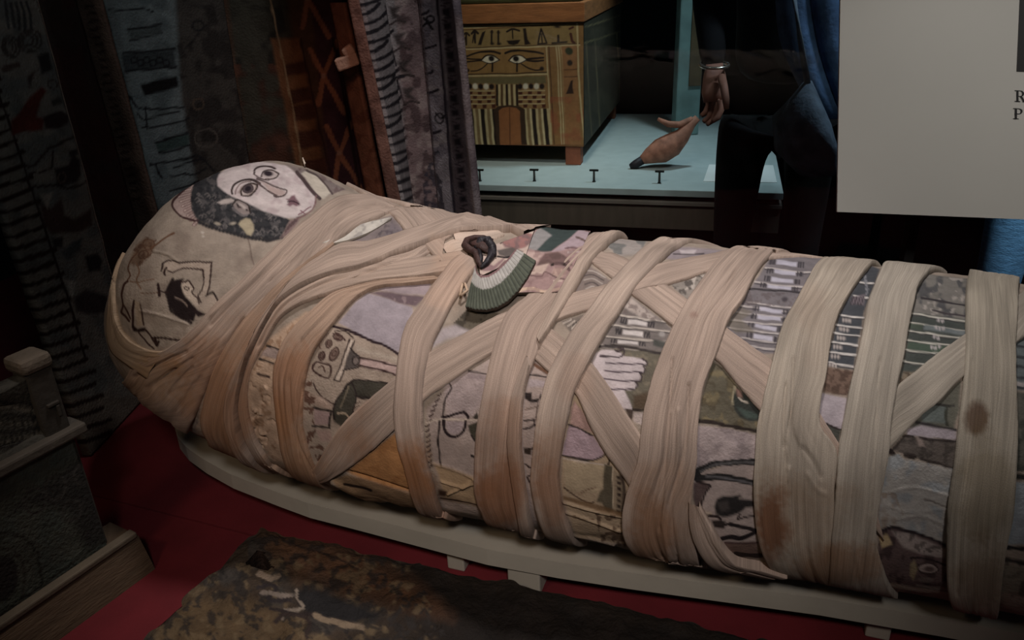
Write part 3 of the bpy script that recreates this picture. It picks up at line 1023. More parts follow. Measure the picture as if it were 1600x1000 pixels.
    net([(1445, 428), (1512, 436), (1508, 470), (1510, 526), (1464, 556), (1402, 602), (1412, 560), (1426, 476)],
        [(1424, 489, 1510, 502), (1421, 503, 1510, 518), (1418, 516, 1506, 528), (1415, 531, 1490, 540), (1412, 546, 1468, 552), (1408, 563, 1446, 570)],
        [], (68, 72, 68), (186, 182, 170), (160, 160, 160))
    up = [(1445, 428), (1512, 436), (1508, 470), (1510, 500), (1426, 488), (1430, 456)]
    p.poly(up, (116, 112, 106), 2.)
    p.mottle(up, (72, 72, 74), .07, .5, .12, .85)
    p.mottle(up, (164, 156, 148), .09, .6, .08, .7)
    p.line([(1440, 466), (1470, 471), (1508, 477)], 2.8, (56, 52, 54))
    p.line([(1456, 484), (1480, 490), (1508, 494)], 2.4, (64, 58, 60))
    p.poly([(1442, 507), (1440, 516), (1418, 512), (1420, 504)], (70, 78, 68), 1.4)
    p.poly([(1444, 507), (1510, 518), (1508, 524), (1442, 515)], (106, 112, 112), 1.4)
    p.poly([(1420, 534), (1486, 542), (1468, 552), (1416, 545)], (70, 82, 70), 1.5)
    for (bx, by) in ((1466, 500), (1472, 502), (1462, 512), (1468, 514), (1474, 514), (1460, 526), (1466, 528), (1456, 542), (1462, 544), (1468, 542)):
        p.ell(bx, by, 2., 3., (176, 168, 166), 0, 1.)
    p.poly([(1402, 606), (1412, 580), (1430, 582), (1420, 592)], (126, 114, 98), 2.)
    p.mottle([(1400, 606), (1412, 578), (1432, 580)], (74, 62, 52), .15, .5, .1, .8)
    # ---- hand panel
    p.poly([(936, 544), (1040, 550), (1030, 590), (1010, 646), (986, 642), (976, 640), (940, 590), (926, 566)], (98, 92, 80), 2.)
    p.mottle([(936, 544), (1040, 550), (1030, 590), (1010, 646), (986, 642)], (122, 112, 96), .09, .55, .1, .6)
    p.poly([(990, 618), (1012, 612), (1010, 642), (988, 638)], (84, 70, 56), 3.)
    p.line([(936, 540), (970, 541), (1000, 546), (1034, 553)], 3.6, (58, 52, 50))
    p.poly([(926, 566), (932, 552), (940, 546), (968, 548), (974, 556), (990, 558), (1006, 562), (1010, 567), (1007, 573), (1006, 579), (1002, 586), (999, 596), (993, 598), (996, 604), (990, 609), (976, 611), (982, 624), (988, 640), (978, 642), (962, 626), (946, 600), (934, 582)], (186, 174, 174), 1.3)
    for (xa, ya, xb, yb) in ((946, 567, 1005, 569), (944, 579, 1002, 582), (942, 592, 998, 596), (953, 608, 990, 608)):
        p.line([(xa, ya), ((xa + xb) / 2, (ya + yb) / 2 + .8), (xb, yb)], 2.1, (66, 54, 62))
    p.line([(938, 557), (952, 557), (968, 557), (975, 551), (974, 545)], 2.2, (60, 50, 54))
    p.line([(962, 548), (968, 549), (972, 546), (966, 544)], 2.4, (64, 54, 54))
    p.line([(1004, 561), (1010, 565), (1010, 570), (1004, 572), (1008, 577), (1005, 583), (1000, 584), (1003, 589), (1001, 596), (993, 597), (996, 601), (994, 607)], 2.2, (64, 54, 56))
    p.poly([(976, 638), (990, 640), (988, 658), (982, 652)], (70, 58, 52), 1.4)
    p.poly([(990, 644), (1008, 646), (1004, 664), (990, 658)], (172, 158, 152), 1.6)
    p.line([(988, 640), (998, 641), (1009, 642)], 3.2, (50, 40, 36))
    # ---- olive panel and dark disc
    ol = [(1112, 564), (1130, 575), (1146, 594), (1188, 642), (1186, 676), (1140, 668), (1090, 660), (1094, 640), (1102, 600)]
    p.poly(ol, OLIVE, 2.)
    p.mottle(ol, (118, 106, 80), .07, .55, .1, .7)
    p.mottle(ol, (70, 62, 48), .08, .58, .1, .6)
    p.poly([(1146, 606), (1160, 612), (1190, 642), (1188, 658), (1170, 659), (1156, 652), (1147, 640), (1144, 622)], (50, 52, 48), 1.6)
    p.poly([(1152, 636), (1184, 646), (1184, 654), (1166, 654)], (64, 74, 68), 2.)
    p.poly([(1150, 606), (1158, 611), (1160, 622), (1152, 620)], (120, 94, 84), 1.6)
    p.line([(1154, 622), (1160, 627), (1168, 629)], 2.4, (176, 164, 150))
    p.line([(1149, 604), (1146, 618), (1145, 632)], 1.8, (150, 140, 116))
    p.line([(1090, 657), (1120, 662), (1150, 668), (1188, 674)], 4.6, (44, 36, 32))
    p.poly([(1086, 664), (1140, 671), (1188, 680), (1182, 732), (1120, 728), (1086, 734)], (164, 150, 148), 2.)
    p.mottle([(1086, 664), (1140, 671), (1188, 680), (1182, 732), (1086, 734)], (132, 120, 120), .05, .52, .15, .6)
    # ---- lower panel with hairpin band and animal head
    p.poly([(1080, 740), (1180, 720), (1186, 850), (1140, 870), (1090, 800)], (160, 146, 140), 2.)
    hp = [(1180, 722), (1150, 722), (1122, 724), (1102, 730), (1090, 738), (1088, 746), (1100, 747), (1124, 745), (1150, 749), (1180, 756)]
    p.line(hp, 8.5, (40, 38, 38))
    p.line([(1180, 723), (1150, 723), (1124, 725), (1106, 731), (1096, 737)], 3.4, (84, 82, 82))
    p.line([(1104, 745), (1124, 745.5), (1150, 750), (1178, 757)], 2.6, (92, 90, 92))
    p.poly([(1084, 754), (1098, 752), (1110, 757), (1104, 766), (1098, 776), (1096, 792), (1086, 794), (1082, 776)], (84, 70, 68), 1.6)
    p.line([(1088, 752), (1098, 755), (1110, 758), (1103, 768), (1098, 782), (1096, 794)], 2.4, (42, 34, 34))
    p.poly([(1116, 792), (1120, 780), (1130, 775), (1144, 775), (1156, 773), (1160, 780), (1178, 782), (1180, 792), (1166, 793), (1154, 802), (1142, 806), (1128, 808), (1118, 804)], (40, 37, 37), 2.)
    p.poly([(1122, 786), (1138, 782), (1140, 796), (1126, 800)], (74, 68, 66), 3., .8)
    p.ell(1157, 778, 3, 2.4, (130, 118, 112))
    p.poly([(1098, 798), (1112, 800), (1112, 806), (1098, 804)], (178, 162, 146), 1.2)
    p.line([(1100, 806), (1116, 806), (1126, 812), (1122, 822), (1132, 820), (1140, 818)], 3.6, (44, 34, 34))
    p.poly([(1112, 812), (1134, 814), (1132, 826), (1116, 824)], (48, 40, 38), 1.6)
    p.line([(1178, 806), (1164, 808), (1152, 811), (1156, 804)], 2.6, (54, 44, 44))
    p.line([(1142, 819), (1156, 823), (1170, 826), (1182, 829), (1172, 836), (1158, 841), (1144, 839), (1128, 842)], 5., (36, 30, 32))
    p.poly([(1130, 848), (1182, 846), (1190, 872), (1150, 872)], (104, 84, 76), 2.)
    p.line([(1134, 848), (1160, 849), (1184, 848)], 2., (84, 64, 62))
    p.line([(1150, 866), (1170, 868), (1190, 868)], 6, (40, 30, 28))
    # ---- right panels
    p.poly([(1432, 656), (1465, 628), (1502, 592), (1500, 640), (1490, 672), (1420, 668)], (92, 90, 80), 2.)
    p.poly([(1438, 640), (1462, 631), (1482, 634), (1480, 662), (1440, 660)], (92, 98, 94), 2.)
    p.line([(1458, 631), (1475, 633), (1490, 634)], 3.4, (56, 54, 50))
    p.line([(1480, 634), (1479, 650), (1480, 664)], 3.4, (56, 56, 48))
    p.line([(1432, 660), (1450, 664), (1470, 668), (1494, 672)], 4., (50, 46, 46))
    p.poly([(1418, 670), (1440, 665), (1494, 674), (1494, 688), (1440, 682), (1416, 682)], (158, 148, 152), 1.4)
    p.poly([(1412, 680), (1440, 683), (1494, 689), (1492, 732), (1460, 724), (1420, 712), (1390, 704)], (88, 80, 74), 1.6)
    p.mottle([(1412, 680), (1440, 683), (1494, 689), (1492, 732), (1390, 704)], (60, 54, 50), .09, .5, .12, .7)
    p.poly([(1430, 682), (1440, 684), (1446, 698), (1436, 698)], (132, 118, 110), 2.)
    p.line([(1412, 681), (1426, 682)], 3, DK)
    p.line([(1438, 684), (1466, 688), (1494, 690)], 2.8, DK)
    p.line([(1390, 704), (1396, 710)], 7, DK)
    p.line([(1414, 712), (1428, 714)], 7, (54, 46, 42))
    p.line([(1440, 718), (1464, 724), (1490, 732)], 4, (54, 46, 42))
    wc = [(1386, 714), (1404, 710), (1412, 718), (1440, 722), (1492, 734), (1488, 800), (1480, 850), (1400, 822), (1372, 830), (1376, 770)]
    p.poly(wc, (160, 156, 150), 2.)
    p.mottle(wc, (136, 142, 146), .05, .5, .15, .7)
    p.mottle([(1372, 770), (1400, 770), (1420, 830), (1372, 840)], (128, 108, 90), .06, .45, .2, .6)
    p.line([(1444, 780), (1462, 785), (1482, 794)], 2., (110, 104, 98))
    dk = [(1372, 832), (1384, 824), (1402, 822), (1480, 852), (1482, 925), (1384, 910), (1372, 870)]
    p.poly(dk, (92, 76, 74), 2.)
    p.mottle(dk, (54, 42, 42), .06, .48, .12, .8)
    p.poly([(1394, 830), (1420, 832), (1450, 846), (1478, 858), (1476, 872), (1440, 866), (1412, 856)], (148, 136, 130), 2.)
    p.mottle([(1394, 830), (1420, 832), (1478, 858), (1440, 866)], (84, 76, 72), .12, .52, .08, .8)
    p.poly([(1372, 838), (1386, 834), (1394, 850), (1378, 856)], (172, 152, 118), 1.6)
    p.line([(1380, 828), (1394, 824), (1406, 826), (1440, 836), (1482, 854)], 4., (44, 36, 38))
    p.line([(1424, 872), (1440, 872), (1462, 877), (1480, 884)], 2.4, (40, 32, 32))
    p.ell(1450, 888, 16, 8, (146, 132, 126), 6)
    p.ell(1452, 889, 8, 4, (84, 70, 66), 6)
    p.ring(1450, 888, 16, 8, 2., (56, 44, 42), 6)
    p.poly([(1422, 882), (1430, 874), (1434, 890), (1428, 908), (1422, 900)], (138, 124, 98), 1.6)
    p.ell(1446, 906, 12, 5, (110, 98, 92), 6)
    p.line([(1434, 916), (1456, 918), (1480, 920)], 4, (120, 110, 102))
    # far right, beyond the last band
    p.poly([(1584, 520), (1640, 520), (1640, 610), (1582, 610)], (92, 98, 98), 2.)
    for k in range(5):
        p.line([(1584, 540 + k * 16), (1610, 544 + k * 16), (1640, 548 + k * 16)], 3.4, (54, 56, 58))
    p.line([(1584, 598), (1610, 602), (1640, 606)], 6, (150, 144, 140))
    p.poly([(1584, 612), (1640, 618), (1640, 740), (1582, 736)], (84, 82, 74), 2.)
    p.mottle([(1584, 612), (1640, 618), (1640, 740), (1582, 736)], (56, 58, 52), .06, .5, .15, .8)
    p.line([(1584, 744), (1610, 748), (1640, 752)], 9, (44, 44, 42))
    p.poly([(1582, 752), (1640, 758), (1640, 850), (1572, 850)], (150, 156, 160), 2.)
    p.line([(1570, 855), (1590, 856), (1640, 862)], 5, (44, 40, 40))
    p.line([(1570, 874), (1590, 878), (1640, 890)], 4, (44, 40, 40))
    p.poly([(1566, 880), (1640, 894), (1640, 940), (1560, 925)], (120, 112, 98), 2.)
    p.mottle([(1566, 870), (1640, 880), (1640, 960), (1560, 930)], (64, 58, 50), .07, .5, .15, .7)


PATCHES = [
    ('painted_portrait', 'dark-haired painted woman with large eyes', [(268, 320), (300, 284), (338, 262), (404, 248), (448, 252), (500, 270), (530, 300), (500, 330), (470, 340), (446, 376), (400, 384), (340, 366), (300, 350)]),
    ('painted_figure', 'outlined figure with one raised arm and dark curly hair', [(240, 400), (340, 400), (346, 470), (326, 500), (300, 510), (262, 500), (240, 470)]),
    ('painted_figure', 'brown outlined seated figure at the crown', [(184, 430), (206, 366), (244, 364), (278, 356), (278, 372), (244, 400), (236, 440), (236, 510), (290, 526), (290, 540), (240, 550), (190, 500)]),
    ('painted_offering_table', 'outlined stand piled with offerings', [(484, 600), (484, 560), (520, 505), (630, 552), (630, 590), (560, 588), (520, 604)]),
    ('painted_throne', 'dark green outlined chair', [(518, 670), (518, 630), (550, 590), (612, 596), (550, 668)]),
    ('painted_hand', 'pale outlined hand with straight fingers', [(924, 566), (936, 544), (976, 543), (1014, 560), (1014, 600), (980, 614), (992, 646), (976, 644), (944, 604)]),
    ('bead_net', 'pale beads between dark bands', [(960, 500), (988, 464), (1020, 490), (1050, 512), (1036, 554), (934, 541)]),
    ('bead_net', None, [(1205, 398), (1290, 402), (1262, 442), (1244, 474), (1222, 510), (1210, 552), (1180, 552), (1120, 520), (1160, 470), (1186, 430)]),
    ('bead_net', None, [(1362, 414), (1378, 420), (1352, 490), (1336, 578), (1288, 572), (1308, 492), (1340, 440)]),
    ('bead_net', None, [(1426, 486), (1512, 502), (1510, 526), (1464, 556), (1402, 602), (1412, 560)]),
    ('painted_animal', 'black and grey creature under a looped band', [(1078, 740), (1182, 716), (1190, 860), (1130, 850), (1096, 800)]),
]

# build the painted shroud
NSV, NPV = 1000, 500
sv = np.concatenate([(np.arange(130) / 130) ** 2 * .12, np.linspace(.12, 1.28, NSV - 130), np.linspace(1.30, SEND, 50)])
pv = np.concatenate([np.linspace(.25, 4.15, NPV), np.linspace(4.2, 2 * np.pi + .25, 50)])
Sg, Pg = np.meshgrid(sv, pv, indexing='ij')
BP = body(Sg, Pg)
BNm = body_n(Sg, Pg)
flat = BP.reshape(-1, 3)
wr = (vnoise(flat, 38.) - .5) * .0022 + (vnoise(flat, 110.) - .5) * .0009 + (vnoise(flat, 14.) - .5) * .004
# linen never lies quite even: soft folds running along the body at the lower side
flat = flat + BNm.reshape(-1, 3) * wr[:, None]
flat = apply_creases(flat, BNm.reshape(-1, 3), 'shroud')
flat[:, 2] = np.maximum(flat[:, 2], ZB + .0006)
px_, py_ = project(flat)
view = flat - np.array(EYE)
front = ((view * BNm.reshape(-1, 3)).sum(-1) < .02)
pig = np.tile(lin(SHROUD), (len(flat), 1))
pig *= (1 + (vnoise(flat, 20.) - .5)[:, None] * .25)
pn = Paint(px_, py_, pig, front)
stain_shade(pn.c, px_, py_, .55 * front)
paint_shroud(pn)
faces = grid_faces(len(sv), len(pv))
fc_x = px_[faces].mean(1)
fc_y = py_[faces].mean(1)
fr_ok = front[faces].all(1)
owner = np.full(len(faces), -1)
for i, (nm, lb, pts) in enumerate(PATCHES):
    pts = np.array(pts, float)
    s = np.nonzero(fr_ok & (owner < 0) & (fc_x > pts[:, 0].min()) & (fc_x < pts[:, 0].max()) & (fc_y > pts[:, 1].min()) & (fc_y < pts[:, 1].max()))[0]
    owner[s[inside(fc_x[s], fc_y[s], pts)]] = i
for i in range(-1, len(PATCHES)):
    f = faces[owner == i]
    if not len(f):
        continue
    u, inv = np.unique(f, return_inverse=True)
    obj('shroud' if i < 0 else PATCHES[i][0], flat[u], inv.reshape(f.shape), m_shroud, mummy, True, None if i < 0 else PATCHES[i][1], pig[u])

# ------------------------------------------------------------------ bandages
LIN = (160, 142, 129)


def bandage(name, rows, lift=.004, ext=(0., 0.), tint=LIN, nx=16, seed=0, pleats=3, label=None, rim=True, gain=1., pamp=1., back=False):
    """a strip of linen laid over the body; rows give its two edges as seen in the picture"""
    rng = np.random.default_rng(seed + 11)
    rows = np.array(rows, float)
    Le, Re = crom(rows[:, :2], 10), crom(rows[:, 2:], 10)
    ln = np.concatenate([[0], np.cumsum(np.linalg.norm(np.diff((Le + Re) / 2, axis=0), axis=1))])
    n = max(12, int(ln[-1] / 3.5))
    t = np.linspace(0, ln[-1], n)
    Le = np.stack([np.interp(t, ln, Le[:, k]) for k in (0, 1)], -1)
    Re = np.stack([np.interp(t, ln, Re[:, k]) for k in (0, 1)], -1)
    Le += (rng.random((n, 2)) - .5) * 1.0
    Re += (rng.random((n, 2)) - .5) * 1.0
    hl = np.array([hit(*q) for q in Le])
    hr = np.array([hit(*q) for q in Re])
    # keep the run smooth where the outline was reached
    for hh in (hl, hr):
        for k in range(2):
            v = hh[:, k].copy()
            hh[1:-1, k] = .25 * v[:-2] + .5 * v[1:-1] + .25 * v[2:]

    def extend(hh, amount, head):
        if not amount:
            return hh
        m = min(8, len(hh) - 1)
        d = (hh[0] - hh[m]) if head else (hh[-1] - hh[-1 - m])
        k = max(4, int(amount / .06))
        st = amount / k
        dv = np.array([np.clip(d[0] / (abs(d[1]) + 1e-6), -.25, .25) * st, math.copysign(st, d[1])])
        e = (hh[0] if head else hh[-1]) + np.arange(1, k + 1)[:, None] * dv
        return np.vstack([e[::-1], hh]) if head else np.vstack([hh, e])
    hl = extend(extend(hl, ext[0], True), ext[1], False)
    hr = extend(extend(hr, ext[0], True), ext[1], False)
    n = len(hl)
    us = np.concatenate([[0.], np.linspace(0, 1, nx), [1.]])
    S = hl[:, None, 0] * (1 - us) + hr[:, None, 0] * us
    Ph = hl[:, None, 1] * (1 - us) + hr[:, None, 1] * us
    S = np.clip(S, .0008, SEND - .02)
    P = body(S, Ph)
    N = body_n(S, Ph)
    mid = P.mean(1)
    al = np.concatenate([[0], np.cumsum(np.linalg.norm(np.diff(mid, axis=0), axis=1))])
    wd = np.linalg.norm(P[:, -1] - P[:, 0], axis=1)
    U = us[None] * wd[:, None]
    V = np.tile(al[:, None], (1, len(us)))
    off = np.full(S.shape, lift)
    off += (1 - (2 * us - 1) ** 8)[None] * .0006
    for k in range(pleats):
        u0 = rng.uniform(.12, .88) + .10 * np.sin(al * rng.uniform(4, 12) + rng.uniform(0, 6))
        am = rng.choice((-1., 1., -1.)) * rng.uniform(.0005, .0013) * pamp
        w_ = rng.uniform(.02, .05)
        off += am * np.exp(-((us[None] - u0[:, None]) / w_) ** 2) * np.clip(.6 + np.sin(al * rng.uniform(5, 15) + rng.uniform(0, 6)), 0, 1)[:, None]
    off += (n2(U * 260 + seed * 13, V * 14, .5) - .5) * .0005
    off += (n2(U * 60 + seed * 7, V * 40, .9) - .5) * .0009
    off[:, 0] = off[:, -1] = -.0012
    Q = P + N * off[..., None]
    inner = Q[:, 1:-1]
    inner = apply_creases(inner.reshape(-1, 3), N[:, 1:-1].reshape(-1, 3), name_key(name, seed)).reshape(inner.shape)
    Q[:, 1:-1] = inner
    Q[..., 2] = np.maximum(Q[..., 2], ZB + .0008)
    x, y = project(Q.reshape(-1, 3))
    c = np.tile(lin(tint), (len(x), 1))
    c *= 1 + (n2(V.ravel() * 30 + seed, U.ravel() * 60, 1.) - .5)[:, None] * .30
    st = np.repeat((rng.random(len(us)) - .5) * .16, 1)
    c *= 1 + np.tile(st, n)[:, None]
    stain_shade(c, x, y, gain)
    return obj(name, Q.reshape(-1, 3), grid_faces(n, len(us)), m_linen, mummy, True, label, c, np.stack([U.ravel() + seed * .37, V.ravel()], -1))


def name_key(name, seed):
    return 'b%d' % seed


BB = [0]


def strip(rows, lift, ext=(0, 0), **k):
    BB[0] += 1
    return bandage('bandage', rows, lift, ext, seed=k.pop('seed', BB[0] + 100), **k)


# folds in the big wrap round the neck (b1) and the other strips
for c in ([(290, 550), (250, 568), (208, 590)], [(300, 560), (268, 580), (228, 608)], [(270, 578), (252, 592), (240, 606)], [(300, 575), (282, 592), (262, 618)],
          [(312, 590), (296, 612), (272, 646)], [(330, 600), (316, 622), (300, 652)]):
    crease(c, 3.2, -4.5, 'b1')
crease([(560, 318), (500, 352), (440, 404), (380, 458), (330, 508)], 4, -2.2, 'b1')
crease([(590, 318), (530, 344), (470, 396), (420, 440)], 3, -2.6, 'b1')
crease([(540, 316), (480, 356), (400, 430), (330, 492)], 5, 2.0, 'b1')
crease([(380, 500), (352, 540), (336, 570), (318, 612)], 5, -4, 'b1')
for seed, cr in ((30, [(1197, 560), (1190, 640), (1184, 720), (1186, 830)]), (30, [(1228, 600), (1224, 680), (1230, 760), (1232, 870)]),
                 (30, [(1240, 560), (1236, 640), (1226, 700)]), (32, [(1376, 560), (1368, 680), (1360, 800)]), (34, [(1520, 560), (1512, 690), (1500, 830), (1496, 930)])):
    crease(cr, 3, -2.5, 'b%d' % seed)
crease([(1232, 730), (1233, 800), (1231, 868)], 3, 3, 'b30')
crease([(1255, 700), (1270, 720), (1282, 745)], 5, -1.6, 'b30')
crease([(1262, 740), (1276, 764), (1290, 772)], 4, 1.4, 'b30')
crease([(1050, 560), (1046, 640), (1040, 720), (1030, 830)], 3, -3, 'b28')
crease([(1076, 600), (1070, 700), (1048, 790), (1060, 880)], 3, -3.5, 'b28')
crease([(1060, 640), (1058, 720), (1036, 800), (1046, 878)], 4, 2.5, 'b28')
crease([(1100, 460), (1072, 540), (1050, 640)], 3, -1.6, 'b28')
crease([(1150, 420), (1120, 480), (1096, 560)], 3, -1.4, 'b28')

crease([(718, 371), (664, 391), (616, 407), (568, 427), (526, 436), (478, 453), (440, 480), (420, 508), (404, 540)], 3.2, -3.6, 'b5')
crease([(702, 374), (664, 391), (616, 407), (568, 427)], 3.2, -3.0, 'b4')
crease([(606, 338), (550, 360), (512, 390), (470, 428), (436, 464)], 3.0, -3.6, 'b1')
crease([(380, 500), (358, 534), (344, 562), (330, 596), (322, 628), (326, 670)], 3, -3.6, 'b1')
crease([(500, 560), (470, 610), (462, 680), (488, 740)], 3, -2.6, 'b6')
crease([(470, 530), (452, 580), (456, 660), (470, 720)], 3, -2.0, 'b6')
# --- lower layer: slanting strips
strip([(1150, 392, 1172, 410), (1110, 400, 1128, 420), (1036, 414, 1046, 446), (990, 432, 1000, 456), (946, 448, 922, 486), (897, 460, 876, 500), (830, 478, 828, 524), (776, 497, 770, 553), (720, 527, 704, 598), (670, 554, 666, 624), (612, 596, 619, 669), (552, 646, 581, 703), (522, 682, 545, 730), (498, 722, 516, 748)], .0036, (.5, .35), label=None, pleats=2, seed=20)
strip([(890, 372, 878, 384), (934, 394, 922, 411), (968, 402, 960, 440), (1014, 430, 988, 463), (1070, 468, 1051, 511), (1134, 514, 1116, 560), (1170, 540, 1146, 594), (1206, 566, 1186, 641), (1262, 622, 1240, 690), (1300, 676, 1290, 740)], .0028, (.4, .3), pleats=2, seed=21)
strip([(848, 505, 812, 540), (878, 528, 836, 562), (906, 552, 862, 586), (930, 574, 900, 616), (956, 610, 922, 664), (980, 648, 950, 712), (1004, 684, 976, 745), (1020, 720, 990, 770)], .0030, (0, .2), pleats=4, seed=22, pamp=1.6)
strip([(1640, 430, 1650, 500), (1600, 458, 1612, 520), (1560, 490, 1570, 550), (1508, 525, 1504, 590), (1465, 554, 1465, 629), (1431, 581, 1432, 656), (1402, 604, 1391, 699), (1370, 640, 1360, 730)], .0034, (.3, 0), pleats=3, seed=23, tint=(156, 147, 134))
# --- neck wraps
strip([(179, 450, 181, 456), (175, 482, 186, 500), (173, 520, 200, 524), (180, 548, 222, 540), (206, 570, 248, 548), (236, 590, 268, 545)], .0050, (.3, 0), seed=2, pleats=4, pamp=1.6, tint=(160, 140, 118))
strip([(602, 319, 616, 333), (572, 309, 592, 341), (534, 310, 560, 356), (508, 323, 534, 373), (488, 340, 514, 388), (457, 365, 490, 408), (404, 415, 446, 446), (374, 445, 410, 474), (341, 474, 384, 502), (306, 512, 362, 534), (274, 538, 346, 562), (240, 556, 330, 592), (214, 570, 318, 622), (203, 586, 304, 655)], .0052, (.6, .25), seed=1, nx=40, pleats=7, label='broad wrap slung round the head', pamp=1.3)
strip([(520, 384, 523, 387), (476, 416, 482, 425), (438, 446, 450, 458), (408, 476, 428, 490), (384, 502, 408, 514), (362, 532, 390, 550), (346, 560, 376, 578), (332, 592, 364, 606), (322, 626, 358, 640), (318, 660, 362, 678), (330, 690, 382, 706)], .0060, (0, .35), seed=3, pleats=3, pamp=1.4, tint=(154, 130, 112))
strip([(690, 372, 702, 374), (664, 384, 676, 393), (640, 398, 644, 412), (600, 408, 596, 420), (556, 426, 540, 442)], .0040, (.1, 0), seed=4)
strip([(730, 396, 734, 420), (692, 402, 694, 429), (640, 410, 640, 436), (596, 416, 578, 443), (540, 426, 514, 461), (484, 448, 476, 474), (444, 472, 440, 496), (424, 500, 420, 528), (408, 530, 402, 562), (392, 566, 391, 592), (380, 606, 388, 622), (376, 640, 390, 650), (386, 680, 404, 692), (402, 712, 430, 730)], .0052, (0, .4), seed=5, pleats=3, tint=(162, 143, 129))
strip([(676, 436, 694, 440), (620, 440, 640, 446), (574, 446, 586, 452), (520, 462, 552, 472), (488, 488, 521, 507), (458, 516, 492, 547), (440, 546, 479, 584), (430, 584, 474, 622), (432, 626, 474, 660), (437, 664, 480, 692), (442, 700, 490, 722), (452, 730, 503, 752)], .0046, (0, .45), seed=6, pleats=4, pamp=1.4, tint=(164, 140, 122), nx=24)
strip([(770, 352, 764, 366), (736, 343, 718, 368), (690, 353, 664, 387), (642, 369, 616, 403), (584, 386, 568, 423), (536, 390, 526, 432), (508, 406, 478, 448), (476, 428, 440, 474), (450, 456, 421, 502), (424, 486, 404, 533), (405, 522, 390, 562), (388, 556, 382, 592), (374, 584, 376, 622), (362, 612, 374, 652), (358, 644, 384, 690), (366, 682, 404, 718)], .0108, (.25, .35), seed=7, pleats=4, pamp=1.4, nx=22, label='long strip slung from the shoulder round the neck')
# shoulder strips
strip([(626, 328, 612, 338), (640, 334, 624, 350), (660, 348, 640, 370), (690, 362, 670, 384)], .0042, (.5, 0), seed=8, pleats=1)
strip([(700, 335, 640, 324), (724, 344, 660, 334), (742, 352, 680, 350), (760, 366, 700, 370)], .0058, (.5, 0), seed=9, pleats=2)
strip([(708, 368, 712, 380), (724, 366, 744, 384), (746, 366, 764, 380), (770, 362, 788, 370)], .0036, (0, 0), seed=10, pleats=3, pamp=1.5, tint=(196, 176, 160))
strip([(690, 386, 700, 402), (706, 378, 722, 404), (728, 374, 748, 398), (752, 372, 770, 388)], .0030, (0, 0), seed=11, pleats=3, pamp=1.5, tint=(196, 176, 160))
# --- upright bands
strip([(722, 400, 748, 416), (704, 416, 730, 440), (676, 452, 706, 478), (655, 484, 690, 510), (636, 512, 676, 540), (626, 552, 667, 580), (621, 600, 662, 626), (618, 650, 662, 670), (626, 700, 666, 712), (636, 732, 675, 746), (646, 772, 684, 780), (660, 800, 696, 808)], .0062, (0, .35), seed=24, tint=(163, 144, 131))
strip([(926, 370, 956, 374), (896, 392, 938, 394), (856, 432, 912, 426), (826, 466, 886, 468), (798, 488, 862, 508), (783, 514, 845, 538), (771, 552, 839, 556), (762, 590, 828, 584), (754, 630, 819, 622), (747, 670, 817, 676), (744, 710, 815, 712), (744, 766, 812, 766), (756, 800, 816, 810), (766, 818, 826, 836)], .0058, (.4, .35), seed=25, nx=24, pleats=5, tint=(163, 144, 131))
strip([(948, 370, 963, 374), (924, 392, 945, 391), (899, 424, 921, 418), (878, 458, 893, 465), (858, 496, 867, 507), (841, 532, 845, 540)], .0096, (.4, 0), seed=33, nx=8, pleats=0, tint=(168, 150, 136))
strip([(826, 560, 830, 574), (806, 610, 820, 622), (799, 650, 817, 660), (797, 690, 816, 692), (802, 740, 822, 746), (810, 786, 829, 800), (818, 832, 838, 836)], .0096, (0, .3), seed=26, nx=10, pleats=1)
strip([(1046, 379, 1078, 382), (1030, 380, 1064, 388), (1003, 397, 1048, 398), (978, 422, 1014, 430), (946, 456, 986, 463), (922, 488, 964, 498), (896, 520, 948, 521), (874, 556, 930, 553), (857, 592, 912, 586), (846, 632, 898, 614), (840, 664, 890, 648), (836, 700, 881, 690), (832, 746, 875, 736), (838, 782, 878, 780), (845, 808, 886, 808), (854, 828, 898, 838)], .0074, (.5, .35), seed=27, tint=(163, 146, 133))
strip([(1160, 391, 1212, 396), (1140, 397, 1204, 402), (1112, 424, 1181, 430), (1076, 473, 1160, 472), (1052, 515, 1139, 502), (1032, 560, 1117, 560), (1018, 600, 1100, 602), (1007, 644, 1093, 640), (1002, 680, 1090, 672), (998, 716, 1089, 716), (986, 750, 1083, 756), (975, 790, 1080, 790), (976, 830, 1084, 826), (994, 858, 1090, 860), (1030, 878, 1098, 892)], .0070, (.5, .3), seed=28, nx=40, pleats=8, pamp=1.1)
strip([(1076, 776, 1092, 782), (1078, 812, 1112, 817), (1088, 842, 1131, 848), (1110, 870, 1152, 868), (1150, 884, 1190, 876)], .0100, (0, .1), seed=29, nx=18, pleats=3, pamp=1.8, label='twisted loose end')
strip([(1296, 402, 1362, 416), (1276, 418, 1352, 426), (1260, 444, 1336, 448), (1241, 478, 1320, 474), (1222, 512, 1308, 498), (1210, 552, 1297, 536), (1200, 590, 1289, 590), (1190, 630, 1282, 622), (1182, 672, 1280, 664), (1179, 724, 1306, 704), (1177, 766, 1303, 760), (1180, 810, 1303, 820), (1186, 842, 1306, 868), (1197, 872, 1312, 896)], .0062, (.45, .35), seed=30, nx=44, pleats=6, tint=(160, 149, 135))
strip([(1378, 422, 1450, 430), (1366, 450, 1434, 450), (1354, 482, 1427, 476), (1346, 526, 1418, 514), (1334, 577, 1410, 560), (1325, 616, 1400, 602), (1315, 670, 1390, 660), (1309, 704, 1388, 698), (1306, 750, 1380, 746), (1302, 796, 1369, 804), (1298, 840, 1370, 850), (1296, 880, 1386, 902)], .0072, (.45, .35), seed=32, nx=26, pleats=4, tint=(160, 151, 138))
